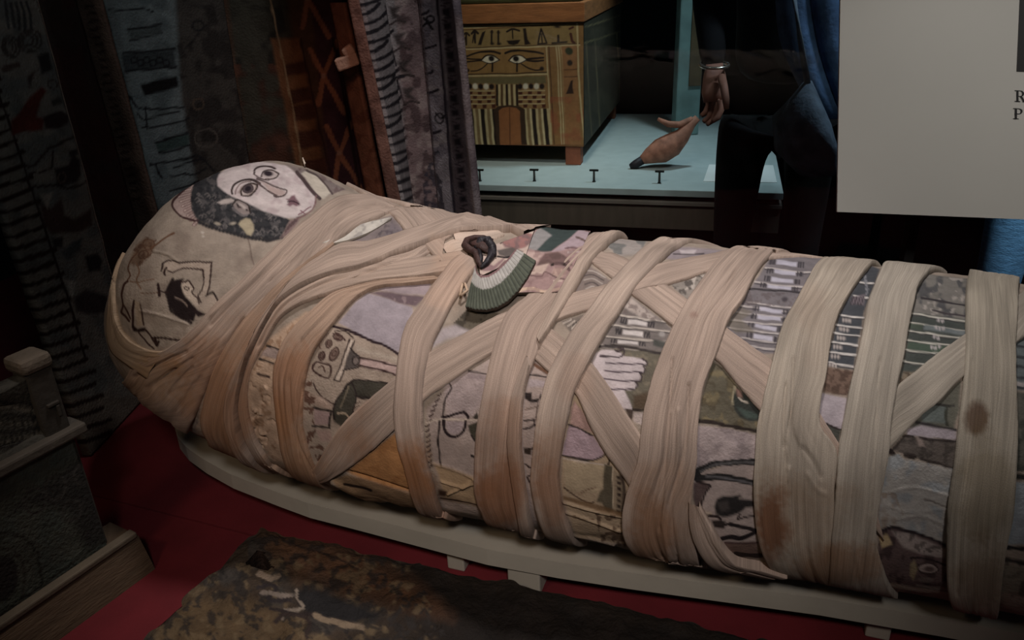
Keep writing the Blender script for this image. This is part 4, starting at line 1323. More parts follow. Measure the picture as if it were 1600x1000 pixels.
strip([(1512, 434, 1590, 440), (1509, 452, 1588, 456), (1508, 500, 1586, 500), (1507, 546, 1583, 546), (1504, 600, 1584, 610), (1496, 670, 1586, 680), (1489, 730, 1584, 740), (1481, 790, 1580, 800), (1478, 850, 1570, 850), (1480, 910, 1564, 900), (1490, 944, 1560, 948)], .0076, (.45, .35), seed=34, nx=30, pleats=7, tint=(156, 147, 132), pamp=1.3)


# plain turns of linen that go on towards the feet
for k_ in range(3):
    x_ = 1690 + k_ * 120
    strip([(x_, 446 + k_ * 16, x_ + 74, 452 + k_ * 16), (x_ - 4, 520, x_ + 70, 530), (x_ - 10, 640, x_ + 66, 650), (x_ - 16, 760, x_ + 60, 776), (x_ - 20, 880, x_ + 54, 900), (x_ - 14, 970 + k_ * 20, x_ + 56, 985 + k_ * 20)], .0066, (.45, .35), seed=40 + k_, tint=(156, 147, 134))


# --- loose pieces that lie on the chest
def body_patch(name, quadfn, nu, nv, lift, paint, m, label=None, wob=None, parent=None, drop=.003, rimc=(70, 60, 52)):
    """a thin sheet draped on the body, with its own rim"""
    px = np.zeros((nu, nv, 2))
    for i in range(nu):
        for j in range(nv):
            px[i, j] = quadfn(i / (nu - 1), j / (nv - 1))
    sp = np.array([hit(*q) for q in px.reshape(-1, 2)]).reshape(nu, nv, 2)
    P = body(sp[..., 0], sp[..., 1])
    N = body_n(sp[..., 0], sp[..., 1])
    off = np.full((nu, nv), lift)
    if wob is not None:
        for i in range(nu):
            for j in range(nv):
                off[i, j] += wob(i / (nu - 1), j / (nv - 1))
    Q = P + N * off[..., None]
    top = Q.reshape(-1, 3)
    c = np.tile(lin((170, 150, 140)), (len(top), 1))
    pp = Paint(px[..., 0].ravel().copy(), px[..., 1].ravel().copy(), c, None, .5)
    paint(pp)
    # rim down to the cloth below
    ring = [(0, j) for j in range(nv)] + [(i, nv - 1) for i in range(1, nu)] + [(nu - 1, j) for j in range(nv - 2, -1, -1)] + [(i, 0) for i in range(nu - 2, 0, -1)]
    low = np.array([P[i, j] + N[i, j] * max(.0005, lift - drop) for i, j in ring])
    edge = np.array([Q[i, j] for i, j in ring])
    n0 = len(top)
    nr = len(ring)
    allv = np.vstack([top, edge, low])
    col = np.vstack([pp.c, np.tile(lin(rimc), (2 * nr, 1))])
    k = np.arange(nr)
    rf = np.stack([n0 + k, n0 + (k + 1) % nr, n0 + nr + (k + 1) % nr, n0 + nr + k], -1)
    return obj(name, allv, np.vstack([grid_faces(nu, nv), rf]), m, parent or mummy, True, label, col)


def quad(a, b, c, d):
    a, b, c, d = map(np.array, (a, b, c, d))
    return lambda u, v: (a * (1 - u) + b * u) * (1 - v) + (d * (1 - u) + c * u) * v


m_plaque = mat_pigment('painted_plaster', .75, .15, 90., .35, .0012)


def paint_plaque(p):
    p.poly([(800, 350), (960, 350), (960, 480), (780, 480)], (152, 126, 122), 1)
    p.poly([(866, 352), (910, 362), (892, 380), (862, 401), (836, 401), (858, 378), (842, 366)], (58, 68, 66), 1.2)
    p.poly([(842, 364), (862, 376), (838, 400), (816, 396), (830, 380)], (142, 138, 136), 1.2)
    p.poly([(906, 366), (936, 376), (920, 390), (876, 402), (862, 402), (890, 382)], (162, 144, 148), 1.2)
    p.line([(900, 380), (912, 384), (924, 390)], 2.4, (96, 78, 74))
    p.line([(884, 398), (896, 396), (912, 400)], 2., (104, 80, 82))
    p.line([(888, 404), (900, 402), (914, 406)], 2., (176, 158, 154))
    p.poly([(852, 404), (872, 403), (888, 412), (896, 424), (884, 420), (862, 422), (838, 424)], (98, 78, 74), 1.4)
    p.poly([(820, 402), (850, 402), (838, 422), (822, 418)], (176, 152, 144), 1.4)
    p.poly([(836, 424), (858, 421), (848, 438), (828, 436)], (182, 160, 148), 1.4)
    p.line([(862, 424), (870, 421), (884, 422), (890, 430)], 3.4, (44, 34, 30))
    p.poly([(866, 428), (880, 426), (888, 432), (878, 442), (862, 438)], (172, 146, 134), 1.4)
    p.line([(830, 438), (846, 441), (852, 434), (868, 440), (882, 444)], 1.8, (96, 74, 72))
    p.poly([(826, 442), (876, 444), (876, 458), (820, 458)], (148, 122, 118), 1.4)
    p.line([(866, 446), (878, 446)], 3, (190, 168, 156))
    p.line([(808, 462), (830, 459), (850, 463), (874, 460)], 4, (192, 166, 146))
    p.line([(812, 466), (850, 468), (872, 464)], 1.8, (70, 52, 46))
    p.mottle([(800, 400), (900, 400), (880, 470), (800, 470)], (120, 94, 92), .1, .55, .1, .5)


body_patch('painted_plaque', quad((838, 361), (922, 368), (878, 464), (804, 465)), 56, 60, .0070, paint_plaque, m_plaque, 'painted plaque with a dark green bar', lambda u, v: .0006 * math.sin(9 * u + 5 * v))


def fan_px(u, v):
    a = [(744, 424), (746, 434), (752, 441), (764, 440), (776, 433), (788, 422), (797, 412), (806, 400)]
    b = [(730, 488), (744, 492), (762, 493), (780, 489), (796, 480), (812, 464), (826, 444), (838, 420)]
    t = np.linspace(0, 1, 8)
    pa = np.array([np.interp(u, t, [q[k] for q in a]) for k in (0, 1)])
    pb = np.array([np.interp(u, t, [q[k] for q in b]) for k in (0, 1)])
    return pa * (1 - v) + pb * v


def paint_fan(p):
    n = p.x.reshape(133, 24)
    v = np.tile(np.linspace(0, 1, 24), (133, 1)).ravel()
    u = np.repeat(np.linspace(0, 1, 133), 24)
    c = np.where((v < .42)[:, None], lin((172, 168, 162)), lin((86, 90, 78)))
    c = np.where((v < .06)[:, None], lin((120, 92, 92)), c)
    k = np.abs(((u * 22) % 1) - .5)
    dark = (k < .10) & (v > .42)
    c[dark] = lin((50, 54, 48))
    dark2 = (k < .07) & (v <= .42) & (v > .06)
    c[dark2] = lin((128, 124, 118))
    c[(v > .97)] = lin((50, 48, 40))
    p.c[:] = c * (.9 + .2 * n2(p.x, p.y, .25))[:, None]


body_patch('fan_ornament', fan_px, 133, 24, .0088, paint_fan, m_plaque, 'pleated grey-green fan with a pale inner band', lambda u, v: .0016 * abs(((u * 22) % 1) - .5) * 2 * min(1, v * 2 + .2))


def paint_inner(p):
    p.poly([(700, 360), (850, 360), (850, 460), (700, 460)], (186, 166, 154), 1)
    p.poly([(748, 420), (756, 432), (772, 432), (786, 418), (790, 410), (772, 424), (760, 418)], (134, 108, 108), 1.4)
    p.line([(748, 436), (760, 439), (776, 431), (790, 417)], 1.8, (100, 74, 76))
    p.poly([(784, 388), (800, 374), (820, 372), (832, 376), (832, 388), (820, 396), (806, 400), (788, 396)], (126, 100, 98), 1.6, sm=False)
    p.mottle([(784, 388), (800, 374), (832, 374), (832, 390), (806, 402)], (156, 112, 106), .12, .5, .1, .7)
    p.line([(782, 390), (796, 378), (812, 373)], 2., (74, 58, 56))
    p.poly([(776, 400), (800, 396), (818, 402), (812, 412), (798, 414), (780, 408)], (92, 84, 80), 1.6)
    p.line([(778, 410), (790, 412), (796, 411)], 2.6, (34, 28, 28))


body_patch('fan_centre', quad((744, 402), (834, 370), (822, 408), (752, 440)), 50, 34, .0076, paint_inner, m_plaque)
# the dark beetle-like ornament at the pivot of the fan
m_dark = mat('blackened_resin', (40, 36, 40), .5, .4, 60, .4)
m_brown = mat('brown_resin', (70, 50, 46), .6, .4, 60, .5)


def on_body(px, py, lift):
    s, p = hit(px, py)
    s, p = np.array([s]), np.array([p])
    return Vector(body(s, p)[0] + body_n(s, p)[0] * lift)


orn = bmesh.new()
tube(orn, [on_body(744, 404, .013), on_body(752, 396, .017), on_body(762, 397, .018), on_body(770, 404, .015), on_body(773, 413, .012)], [.003, .0055, .006, .005, .003], 12, .8)
tube(orn, [on_body(768, 404, .013), on_body(768, 414, .011), on_body(760, 424, .010), on_body(752, 430, .010)], [.004, .0042, .0034, .002], 8)
tube(orn, [on_body(748, 404, .012), on_body(752, 414, .011), on_body(752, 426, .010)], [.003, .003, .002], 8)
bmobj('beetle_ornament', orn, m_dark, mummy, True, 'small black ornament at the pivot of the fan')
orn = bmesh.new()
tube(orn, [on_body(736, 392, .010), on_body(746, 396, .0135), on_body(756, 402, .0145), on_body(768, 408, .011)], [.004, .009, .009, .004], 12, .45)
bmobj('ornament_plate', orn, m_brown, mummy, True)
orn = bmesh.new()
tube(orn, [on_body(770, 388, .010), on_body(756, 386, .012), on_body(742, 386, .012), on_body(730, 390, .012), on_body(727, 398, .012), on_body(734, 403, .011), on_body(744, 408, .011), on_body(749, 420, .010), on_body(753, 430, .010)], [.002, .003, .0035, .004, .0045, .0045, .004, .0035, .002], 10)
bmobj('ornament_wire', orn, m_brown, mummy, True)
# white cloth scrap on the shoulder
body_patch('cloth_scrap', lambda u, v: np.array([504 + 108 * u, 386 - 42 * u ** .8 + 9 * v * (1 - abs(2 * u - 1) ** 2) * 2 - 6 * (1 - abs(2 * u - 1) ** 2)]), 40, 14, .0030, lambda p: (p.poly([(480, 320), (640, 320), (640, 420), (480, 420)], (188, 182, 172), 1), p.mottle([(480, 320), (640, 320), (640, 420), (480, 420)], (140, 134, 130), .12, .55, .12, .7)), m_plaque, 'off-white scrap of cloth', lambda u, v: .003 * math.sin(7 * u + 2) * math.sin(math.pi * v), rimc=(170, 162, 150))
# small triangle of folded cloth left of the fan, and thread end at the crown
thr = bmesh.new()
tube(thr, [on_body(720, 468, .006), on_body(724, 450, .007), on_body(728, 452, .008), on_body(732, 462, .008), on_body(722, 469, .007)], .0016, 6)
bmobj('folded_thread', thr, m_plaque if False else mat('pale_thread', (190, 164, 140), .9, .15, 90, .2), mummy, True)
c0 = on_body(476, 262, 0)
thr = bmesh.new()
tube(thr, [c0 - Vector((0, 0, .002)), c0 + Vector((.001, 0, .006)), c0 + Vector((-.001, .001, .014))], [.0016, .0014, .0007], 6)
bmobj('thread_end', thr, mat('loose_thread', (206, 190, 172), .9, .1, 90, .1), mummy, True)
# ------------------------------------------------------------------ the setting
m_room = mat('dark_carpet', (26, 27, 30), .95, .2, 30, .2)
m_wall = mat('dark_gallery_wall', (16, 24, 28), .9, .15, 6, .05)
m_red = mat('red_baize', (98, 27, 33), .9, .16, 14, .25, bscale=900)
m_black = mat('black_gap', (10, 10, 11), .8, .1, 10, 0)
YAW = math.radians(15)
EU, EV, EZ = Vector((math.cos(YAW), -math.sin(YAW), 0)), Vector((math.sin(YAW), math.cos(YAW), 0)), Vector((0, 0, 1))
AX = (EU, EV, EZ)


def uv_(u, v, z=0.):
    return EU * u + EV * v + EZ * z


FLOOR = -.62
bm = bmesh.new()
box(bm, (0, 2.0, FLOOR - .05), (9, 8, .1))
tag(bmobj('floor', bm, m_room), kind='structure')
bm = bmesh.new()
box(bm, uv_(0, 4.6, 1.0), (9, .1, 3.4), AX)
tag(bmobj('wall_back', bm, m_wall), kind='structure')
bm = bmesh.new()
box(bm, (-4.0, 2.0, 1.0), (.1, 8, 3.4))
tag(bmobj('wall_left', bm, m_wall), kind='structure')

# red plinth of the case: two covered panels that meet in a seam
pl = thing('display_plinth', 'red fabric covered floor of the case under the mummy', 'plinth', uv_(0, 1.05, FLOOR))
bm = bmesh.new()
box(bm, uv_(.2, 1.08, (FLOOR - .03) / 2), (3.8, 1.44, -FLOOR - .03), AX)
bmobj('base', bm, m_black, pl)
sa, sb = at_z(150, 775, 0), at_z(400, 838, 0)
sd = (sb - sa).normalized()
sn = Vector((-sd.y, sd.x, 0))
rect = [uv_(-1.7, .36), uv_(2.1, .36), uv_(2.1, 1.80), uv_(-1.7, 1.80)]


def clip(poly, p, n, off):
    out = []
    for i in range(len(poly)):
        a, b = poly[i], poly[(i + 1) % len(poly)]
        da, db = (a - p).dot(n) - off, (b - p).dot(n) - off
        if da >= 0:
            out.append(a)
        if da * db < 0:
            out.append(a + (b - a) * (da / (da - db)))
    return out


for sg in (1, -1):
    po = clip(rect, sa, sn * sg, .0016)
    bm = bmesh.new()
    prism(bm, [p + EZ * -.03 for p in po], po)
    bmobj('covered_panel', bm, m_red, pl)

# rear glass of the case
m_glass, n_, b_, L_ = nt('case_glass')
n_.nodes.remove(b_)
tr = node(n_, 'ShaderNodeBsdfTransparent')
tr.inputs[0].default_value = (.93, .97, .97, 1)
gl = node(n_, 'ShaderNodeBsdfGlossy')
gl.inputs['Roughness'].default_value = .01
fr = node(n_, 'ShaderNodeFresnel')
fr.inputs['IOR'].default_value = 1.28
mx = node(n_, 'ShaderNodeMixShader')
L_.new(fr.outputs[0], mx.inputs[0])
L_.new(tr.outputs[0], mx.inputs[1])
L_.new(gl.outputs[0], mx.inputs[2])
L_.new(mx.outputs[0], n_.nodes['Material Output'].inputs[0])
bm = bmesh.new()
box(bm, uv_(.2, 1.765, .80), (3.8, .006, 1.60), AX)
tag(bmobj('glass_pane', bm, m_glass), 'clear rear glass of the case behind the mummy and coffins', 'glass')

# ------------------------------------------------------------------ carrying board of the mummy
m_board = mat('grey_painted_board', (166, 160, 147), .55, .07, 12, .12, spec=.4)
bd = thing('carrying_board', 'long grey board with rounded end that carries the mummy', 'board', (-.1, .9, 0))
fe = [(272, 664), (276, 680), (290, 698), (318, 718), (360, 741), (430, 768), (480, 786), (560, 806), (637, 826), (760, 858), (870, 878), (985, 895), (1120, 913), (1285, 935), (1480, 968), (1650, 1000), (1800, 1030)]
loc = []
for q in fe:
    P = np.array(at_z(q[0], q[1], ZB)) - BO
    loc.append((P @ BD, P @ BN))
loc += [(1.78, loc[-1][1] + .02), (1.80, 0)]
half = [(s, -abs(l)) for s, l in loc]
out = half + [(s, -l) for s, l in half[::-1][1:]]
out = [Vector(BO + s * BD + l * BN) for s, l in out]
bm = bmesh.new()
prism(bm, [p + EZ * (ZB - .024 - p.z) for p in out], [p + EZ * (ZB - p.z) for p in out])
es = [e for e in bm.edges if abs(e.verts[0].co.z - e.verts[1].co.z) < 1e-6 and e.verts[0].co.z > ZB - .001]
bmesh.ops.bevel(bm, geom=es, offset=.0025, segments=2, profile=.6, affect='EDGES')
bmobj('top', bm, m_board, bd)
for (qa, qb) in (((690, 858), (716, 866)), ((786, 890), (838, 901)), ((1360, 965), (1400, 972))):
    a = np.array(at_z(qa[0], qa[1], ZB - .02)) - BO
    b = np.array(at_z(qb[0], qb[1], ZB - .02)) - BO
    s0, s1 = a @ BD, b @ BD
    lf = (a @ BN + b @ BN) / 2 + .012
    bm = bmesh.new()
    box(bm, Vector(BO + (s0 + s1) / 2 * BD + (lf + .15) * BN) + EZ * ((ZB - .024) / 2), (s1 - s0, .30, ZB - .0245), (Vector(BD), Vector(BN), EZ), .002)
    bmobj('foot', bm, m_board, bd)

# ------------------------------------------------------------------ weathered coffin plank in the foreground
m_plank = mat_pigment('weathered_painted_wood', .85, .35, 26., .9, .004)
zt_ = .042
hole = np.array([(384, 880), (402, 860), (412, 862), (418, 876), (427, 886), (420, 892), (404, 890)], float)
NU, NV = 300, 150
cA, cB, cC, cD = np.array((405., 822.)), np.array((1420., 1042.)), np.array((1250., 1330.)), np.array((120., 1085.))
uu, vv = np.meshgrid(np.linspace(0, 1, NU), np.linspace(0, 1, NV), indexing='ij')
edgew = .012 * (n2(uu * 60, vv * 60, .5) - .5)
gp = (cA * (1 - uu[..., None]) + cB * uu[..., None]) * (1 - vv[..., None]) + (cD * (1 - uu[..., None]) + cC * uu[..., None]) * vv[..., None]
top = np.array([at_z(q[0], q[1], zt_) for q in gp.reshape(-1, 2)])
jit = (vnoise(top, 45.) - .5)
ed = np.minimum(np.minimum(uu, 1 - uu) * 3, np.minimum(vv, 1 - vv) * 1.2).ravel()
top[:, 0] += np.where(ed < .02, jit * .020, 0)
top[:, 1] += np.where(ed < .02, (vnoise(top + 5, 60.) - .5) * .016, 0)
top[:, 2] += (vnoise(top, 30.) - .5) * .008 + (vnoise(top, 90.) - .5) * .004 - np.clip(.05 - ed, 0, .05) * .12
qx, qy = project(top)
pc = np.tile(lin((58, 48, 39)), (len(top), 1))
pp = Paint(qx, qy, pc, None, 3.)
pp.mottle([(0, 700), (1600, 700), (1600, 1300), (0, 1300)], (58, 54, 50), .03, .5, .15, .8)
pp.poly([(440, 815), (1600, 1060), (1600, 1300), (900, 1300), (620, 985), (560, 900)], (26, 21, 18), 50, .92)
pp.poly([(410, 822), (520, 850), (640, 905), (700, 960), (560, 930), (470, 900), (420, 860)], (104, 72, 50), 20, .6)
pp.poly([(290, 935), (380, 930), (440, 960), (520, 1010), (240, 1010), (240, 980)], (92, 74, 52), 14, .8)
pp.mottle([(225, 900), (620, 850), (700, 1000), (225, 1010)], (104, 88, 66), .06, .56, .1, .6)
pp.mottle([(225, 850), (620, 830), (700, 1000), (225, 1010)], (40, 36, 34), .09, .58, .08, .8)
pp.line([(404, 896), (420, 902), (432, 902)], 9, (128, 112, 96))
pp.line([(402, 918), (420, 912), (432, 922), (420, 936), (436, 940), (452, 938)], 6, (44, 38, 38))
pp.line([(410, 925), (424, 928), (440, 932), (456, 928)], 6, (118, 106, 96))
pp.poly([(452, 918), (500, 922), (540, 935), (600, 962), (560, 975), (480, 962), (462, 945)], (32, 30, 30), 6)
pp.line([(462, 920), (462, 936), (472, 950), (448, 956), (438, 968)], 5, (122, 110, 98))
pp.line([(420, 952), (446, 958), (480, 962), (520, 968), (566, 978)], 6, (44, 36, 34))
pp.line([(492, 964), (530, 972), (566, 980)], 7, (120, 104, 86))
pp.line([(432, 972), (444, 962), (470, 964), (484, 978), (476, 996)], 5, (50, 40, 36))
pp.line([(414, 836), (450, 846), (500, 862), (560, 888)], 3, (48, 36, 30))
gf = grid_faces(NU, NV)
fx, fy = qx[gf].mean(1), qy[gf].mean(1)
gf = gf[~inside(fx, fy, hole)]
ring = [(0, j) for j in range(NV)] + [(i, NV - 1) for i in range(1, NU)] + [(NU - 1, j) for j in range(NV - 2, -1, -1)] + [(i, 0) for i in range(NU - 2, 0, -1)]
ri = np.array([i * NV + j for i, j in ring])
low = top[ri].copy()
low[:, 2] = .001
hw = np.array([at_z(q[0], q[1], zt_ + .001) for q in crom(np.vstack([hole, hole[:1]]), 3)[:-1]])
hl_ = hw.copy()
hl_[:, 2] = .004
k = np.arange(len(ri))
n0 = len(top)
rf = np.stack([ri[k], ri[(k + 1) % len(ri)], n0 + (k + 1) % len(ri), n0 + k], -1)
h0 = n0 + len(ri)
kh = np.arange(len(hw))
hf = np.stack([h0 + kh, h0 + (kh + 1) % len(hw), h0 + len(hw) + (kh + 1) % len(hw), h0 + len(hw) + kh], -1)
av = np.vstack([top, low, hw, hl_])
ac = np.vstack([pp.c, np.tile(lin((50, 40, 32)), (len(low), 1)), np.tile(lin((44, 32, 26)), (2 * len(hw), 1))])
pk = thing('coffin_plank', 'dark weathered coffin plank with worn paint and triangular mortise hole lying in front', 'plank', at_z(600, 960, 0))
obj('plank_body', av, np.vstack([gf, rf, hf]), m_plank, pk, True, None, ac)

# ------------------------------------------------------------------ painted upright coffins behind the head
m_coffin = mat_pigment('painted_coffin_wood', .8, .28, 34., .6, .003)


def ruled(name, cols, ztop, paint, parent, base, step=3., thick=.014, zbot=0.002, m=None, label=None):
    """a painted board: upright lines through picture columns (x at row 0, x at row 340, distance)"""
    A = [at_y(c[0], 0, c[2]) for c in cols]
    B = [at_y(c[1], 340, c[2]) for c in cols]
    lo, hi = [], []
    for a, b in zip(A, B):
        lo.append(b + (a - b) * ((zbot - b.z) / (a.z - b.z)))
        hi.append(b + (a - b) * ((ztop - b.z) / (a.z - b.z)))
    ts = [0.]
    for i in range(len(cols) - 1):
        n = max(2, int(max(abs(cols[i + 1][0] - cols[i][0]), 12) / step))
        ts += [i + (k + 1) / n for k in range(n)]
    lo, hi = np.array(lo), np.array(hi)
    idx = np.arange(len(cols))
    Lw = np.stack([np.interp(ts, idx, lo[:, k]) for k in range(3)], -1)
    Hi = np.stack([np.interp(ts, idx, hi[:, k]) for k in range(3)], -1)
    nv = int(F * ztop / 1.6 / step)
    tv = np.linspace(0, 1, nv)
    P = Lw[:, None] * (1 - tv)[None, :, None] + Hi[:, None] * tv[None, :, None]
    f = P.reshape(-1, 3).copy()
    f[:, 1] += (vnoise(f, 30.) - .5) * .004
    x, y = project(f)
    c = np.tile(lin(base), (len(f), 1))
    p = Paint(x, y, c, None, .8)
    paint(p)
    o = obj(name, f, grid_faces(len(ts), nv), m or m_coffin, parent, True, label, p.c)
    md = o.modifiers.new('thickness', 'SOLIDIFY')
    md.thickness = thick
    md.offset = 0
    return o


CB = (104, 98, 88)
# leftmost coffin: its painted side wall
cof1 = thing('painted_coffin', 'dark upright coffin at far left painted with stripes and red figures', 'coffin', at_z(150, 620, 0), 'upright coffins')


def paint1(p):
    p.poly([(-200, -300), (60, -300), (230, 620), (-40, 620)], (110, 108, 100), 3)
    p.mottle([(-200, -300), (60, -300), (230, 620), (-40, 620)], (76, 84, 84), .03, .5, .2, .6)
    for k in range(-6, 26):                 # ladder border
        t = k * 19 + 214
        x0 = -118 + .325 * t
        p.line([(x0 + 2, t + 8), (x0 + 34, t - 3), (x0 + 66 - 6 * (k % 2), t - 14)], 6, (40, 28, 24))
    p.line([(-40, 60), (20, 230), (50, 320), (104, 480), (126, 560)], 3.4, (40, 30, 28))
    # kneeling figures and birds
    p.poly([(10, 190), (24, 176), (40, 152), (58, 136), (66, 142), (56, 160), (50, 182), (62, 186), (60, 204), (30, 206), (12, 212)], (88, 40, 32), 2)
    p.poly([(60, 184), (78, 176), (90, 172), (100, 180), (100, 192), (86, 200), (64, 202)], (46, 34, 34), 2)
    p.line([(30, 258), (44, 260), (58, 246), (72, 230), (80, 228), (96, 220), (108, 214)], 3.4, (52, 44, 42))
    p.line([(40, 272), (60, 268), (74, 262), (76, 236)], 2.6, (52, 44, 42))
    p.poly([(78, 264), (100, 258), (108, 240), (118, 250), (120, 274), (112, 286), (84, 292)], (44, 38, 38), 2)
    p.ring(90, 278, 6, 8, 2., (84, 74, 66))
    p.poly([(100, 236), (114, 232), (116, 242), (104, 246)], (44, 40, 40), 2)
    p.line([(46, 292), (80, 290), (104, 294), (130, 282)], 3., (46, 38, 36))
    p.poly([(56, 318), (74, 326), (90, 310), (94, 336), (110, 344), (136, 326), (138, 352), (118, 362), (74, 366), (62, 352)], (64, 48, 44), 2.5)
    p.poly([(56, 304), (76, 302), (68, 326)], (140, 136, 126), 2)
    p.poly([(74, 372), (92, 370), (92, 386), (78, 388)], (40, 36, 36), 2)
    p.poly([(90, 395), (106, 380), (124, 370), (118, 390), (98, 408)], (64, 70, 70), 2.5)
    p.poly([(126, 400), (146, 396), (154, 408), (150, 422), (132, 426)], (36, 34, 36), 2)
    p.poly([(92, 436), (112, 440), (106, 466)], (140, 138, 130), 2)
    p.poly([(108, 466), (130, 452), (160, 462), (168, 486), (130, 492), (112, 486)], (52, 46, 46), 3)
    # ropes, cartouches at the top
    for k in range(3):
        p.ring(40 - k * 1.5, 64, 19 - k * 5, 17 - k * 5, 2.6, (64, 60, 56), -20)
        p.ring(10 - k * 1.5, 74, 14 - k * 4, 16 - k * 4, 2.6, (64, 60, 56), -20)
    p.poly([(52, 88), (70, 82), (76, 108), (58, 116)], (40, 40, 40), 2)
    p.line([(0, 108), (20, 102)], 8, (70, 60, 54))
    p.poly([(72, 156), (88, 150), (92, 160), (76, 166)], (58, 58, 54), 2)
    p.ring(76, 132, 8, 6, 2.2, (66, 60, 56))
    for k in range(5):
        p.line([(2 + k * 8, 4), (4 + k * 9, 22), (6 + k * 9, 44)], 4, (58, 58, 58))
    p.poly([(36, 120), (48, 110), (40, 140)], (60, 50, 46), 2)


ruled('side_wall', [(-118, 3, 1.06), (52, 143, 1.235)], 1.18, paint1, cof1, CB, 2.4)
ruled('rim', [(52, 143, 1.237), (57, 149, 1.244)], 1.18, lambda p: None, cof1, (150, 142, 128), 3, .006)
ruled('back_panel', [(57, 149, 1.25), (112, 205, 1.42)], 1.18, lambda p: p.mottle([(0, -300), (300, -300), (300, 600), (0, 600)], (58, 24, 20), .02, .45, .2, .6), cof1, (48, 38, 34), 4)
# second coffin
cof2 = thing('painted_coffin', 'dim upright coffin beside the head painted with pale teal bands and boxes', 'coffin', at_y(240, 330, 1.5) * 1 - EZ * at_y(240, 330, 1.5).z, 'upright coffins')


def paint2a(p):
    for k in range(26):
        y = 10 + k * 12
        x = 146 + .24 * y
        p.line([(x - 8, y), (x + 2, y - 2)], 3.5, (60, 42, 36))


def paint2(p):
    p.poly([(140, -200), (270, -200), (360, 330), (235, 330)], (112, 122, 120), 3)
    p.mottle([(140, -200), (270, -200), (360, 330), (235, 330)], (84, 94, 94), .04, .5, .2, .6)
    p.poly([(256, -200), (340, -200), (400, 330), (310, 330), (280, 150)], (70, 66, 60), 4)
    p.mottle([(256, -200), (340, -200), (400, 330), (310, 330), (280, 150)], (40, 36, 34), .04, .5, .1, .7)
    D = (34, 34, 36)
    p.line([(165, 16), (200, 14), (222, 14), (236, 18)], 2.4, D)
    p.line([(198, 46), (222, 42), (248, 38)], 3., D)
    p.line([(201, 63), (224, 57), (250, 52)], 3., D)
    p.poly([(198, 48), (248, 40), (250, 52), (202, 62)], (84, 92, 90), 2)
    p.poly([(186, 84), (226, 80), (266, 78), (272, 102), (240, 108), (192, 112)], (60, 66, 66), 2)
    for k in range(6):
        p.ring(206 + k * 10, 94 + (k % 2) * 4, 5, 5, 2., D)
    p.line([(190, 82), (228, 80), (270, 76)], 3., D)
    p.line([(194, 112), (230, 108), (272, 104)], 3., D)
    p.poly([(216, 132), (272, 118), (275, 136), (222, 150)], (24, 22, 22), 1.6)
    p.line([(200, 150), (212, 168), (240, 170), (284, 167)], 2.6, D)
    p.line([(210, 176), (222, 186), (250, 180), (276, 174)], 2.6, D)
    p.line([(218, 200), (250, 196), (280, 190), (292, 184)], 2.6, D)
    p.line([(224, 168), (226, 200)], 2.6, D)
    p.poly([(240, 223), (290, 207), (292, 226), (245, 239)], (64, 80, 76), 1.6)
    p.line([(240, 223), (290, 207)], 2.6, D)
    p.line([(245, 239), (268, 235), (292, 226)], 2.6, D)
    p.line([(232, 256), (260, 252), (285, 248), (306, 244), (322, 258), (330, 266)], 2.8, D)
    p.line([(268, 262), (290, 254), (312, 248)], 2.4, D)
    p.line([(262, 276), (285, 271), (300, 272), (318, 262)], 2.6, D)
    p.line([(240, 258), (246, 272), (250, 278)], 2.6, D)
    p.line([(262, 298), (290, 290), (306, 282)], 3., D)
    p.poly([(296, 70), (310, 46), (300, 60), (282, 78)], (30, 28, 28), 2)
    p.ring(305, 40, 9, 8, 3, (40, 38, 38))
    p.ring(306, 162, 8, 8, 2.4, (90, 78, 66))
    p.ring(318, 215, 18, 14, 2.4, (90, 84, 76))


ruled('rim', [(112, 205, 1.50), (152, 242, 1.46), (160, 249, 1.46)], 1.0, paint2a, cof2, (98, 78, 66), 3)
ruled('painted_panel', [(160, 249, 1.465), (262, 333, 1.56), (345, 400, 1.66)], 1.0, paint2, cof2, (100, 108, 106), 2.4)
# third coffin, brown
cof3 = thing('painted_coffin', 'brown upright coffin between the two pale ones with a diamond lattice', 'coffin', at_y(470, 300, 1.66) - EZ * at_y(470, 300, 1.66).z, 'upright coffins')


def paint3(p):
    p.poly([(330, -200), (420, -200), (500, 340), (400, 340)], (62, 60, 50), 4)
    p.mottle([(330, -200), (420, -200), (500, 340), (400, 340)], (34, 32, 28), .03, .5, .12, .8)
    p.mottle([(350, 100), (440, 100), (470, 340), (380, 340)], (96, 60, 44), .03, .5, .2, .6)  # red reflection low on the panel, painted into its colour
    p.poly([(424, 60), (470, 60), (520, 340), (478, 340)], (118, 82, 54), 3)
    for (yy, hh) in ((100, 12), (140, 16), (165, 18), (205, 22), (250, 18)):
        x = 420 + .2 * yy
        p.poly([(x + 4, yy), (x + 40, yy - 6), (x + 44, yy + hh), (x + 8, yy + hh + 6)], (74, 46, 34), 2.5)
    p.poly([(464, -200), (540, -200), (600, 340), (520, 340)], (62, 40, 46), 3)
    for k in range(-1, 4):
        cy = 118 + k * 122 * .98
        cx = 505 + k * 25
        for (dx, dy) in ((-7, 44), (34, 58), (-20, -40), (26, -62)):
            p.line([(cx, cy), (cx + dx * .5, cy + dy * .5), (cx + dx, cy + dy)], 6.5, (138, 94, 70))
        p.ell(cx, cy, 4, 4, (150, 116, 96))
    p.line([(412, -60), (432, 40), (446, 104), (470, 236), (478, 300)], 2.6, (150, 128, 96))
    p.line([(470, 60), (492, 160), (520, 290)], 2.4, (52, 32, 28))
    p.line([(520, 60), (546, 200), (566, 330)], 3, (38, 22, 20))


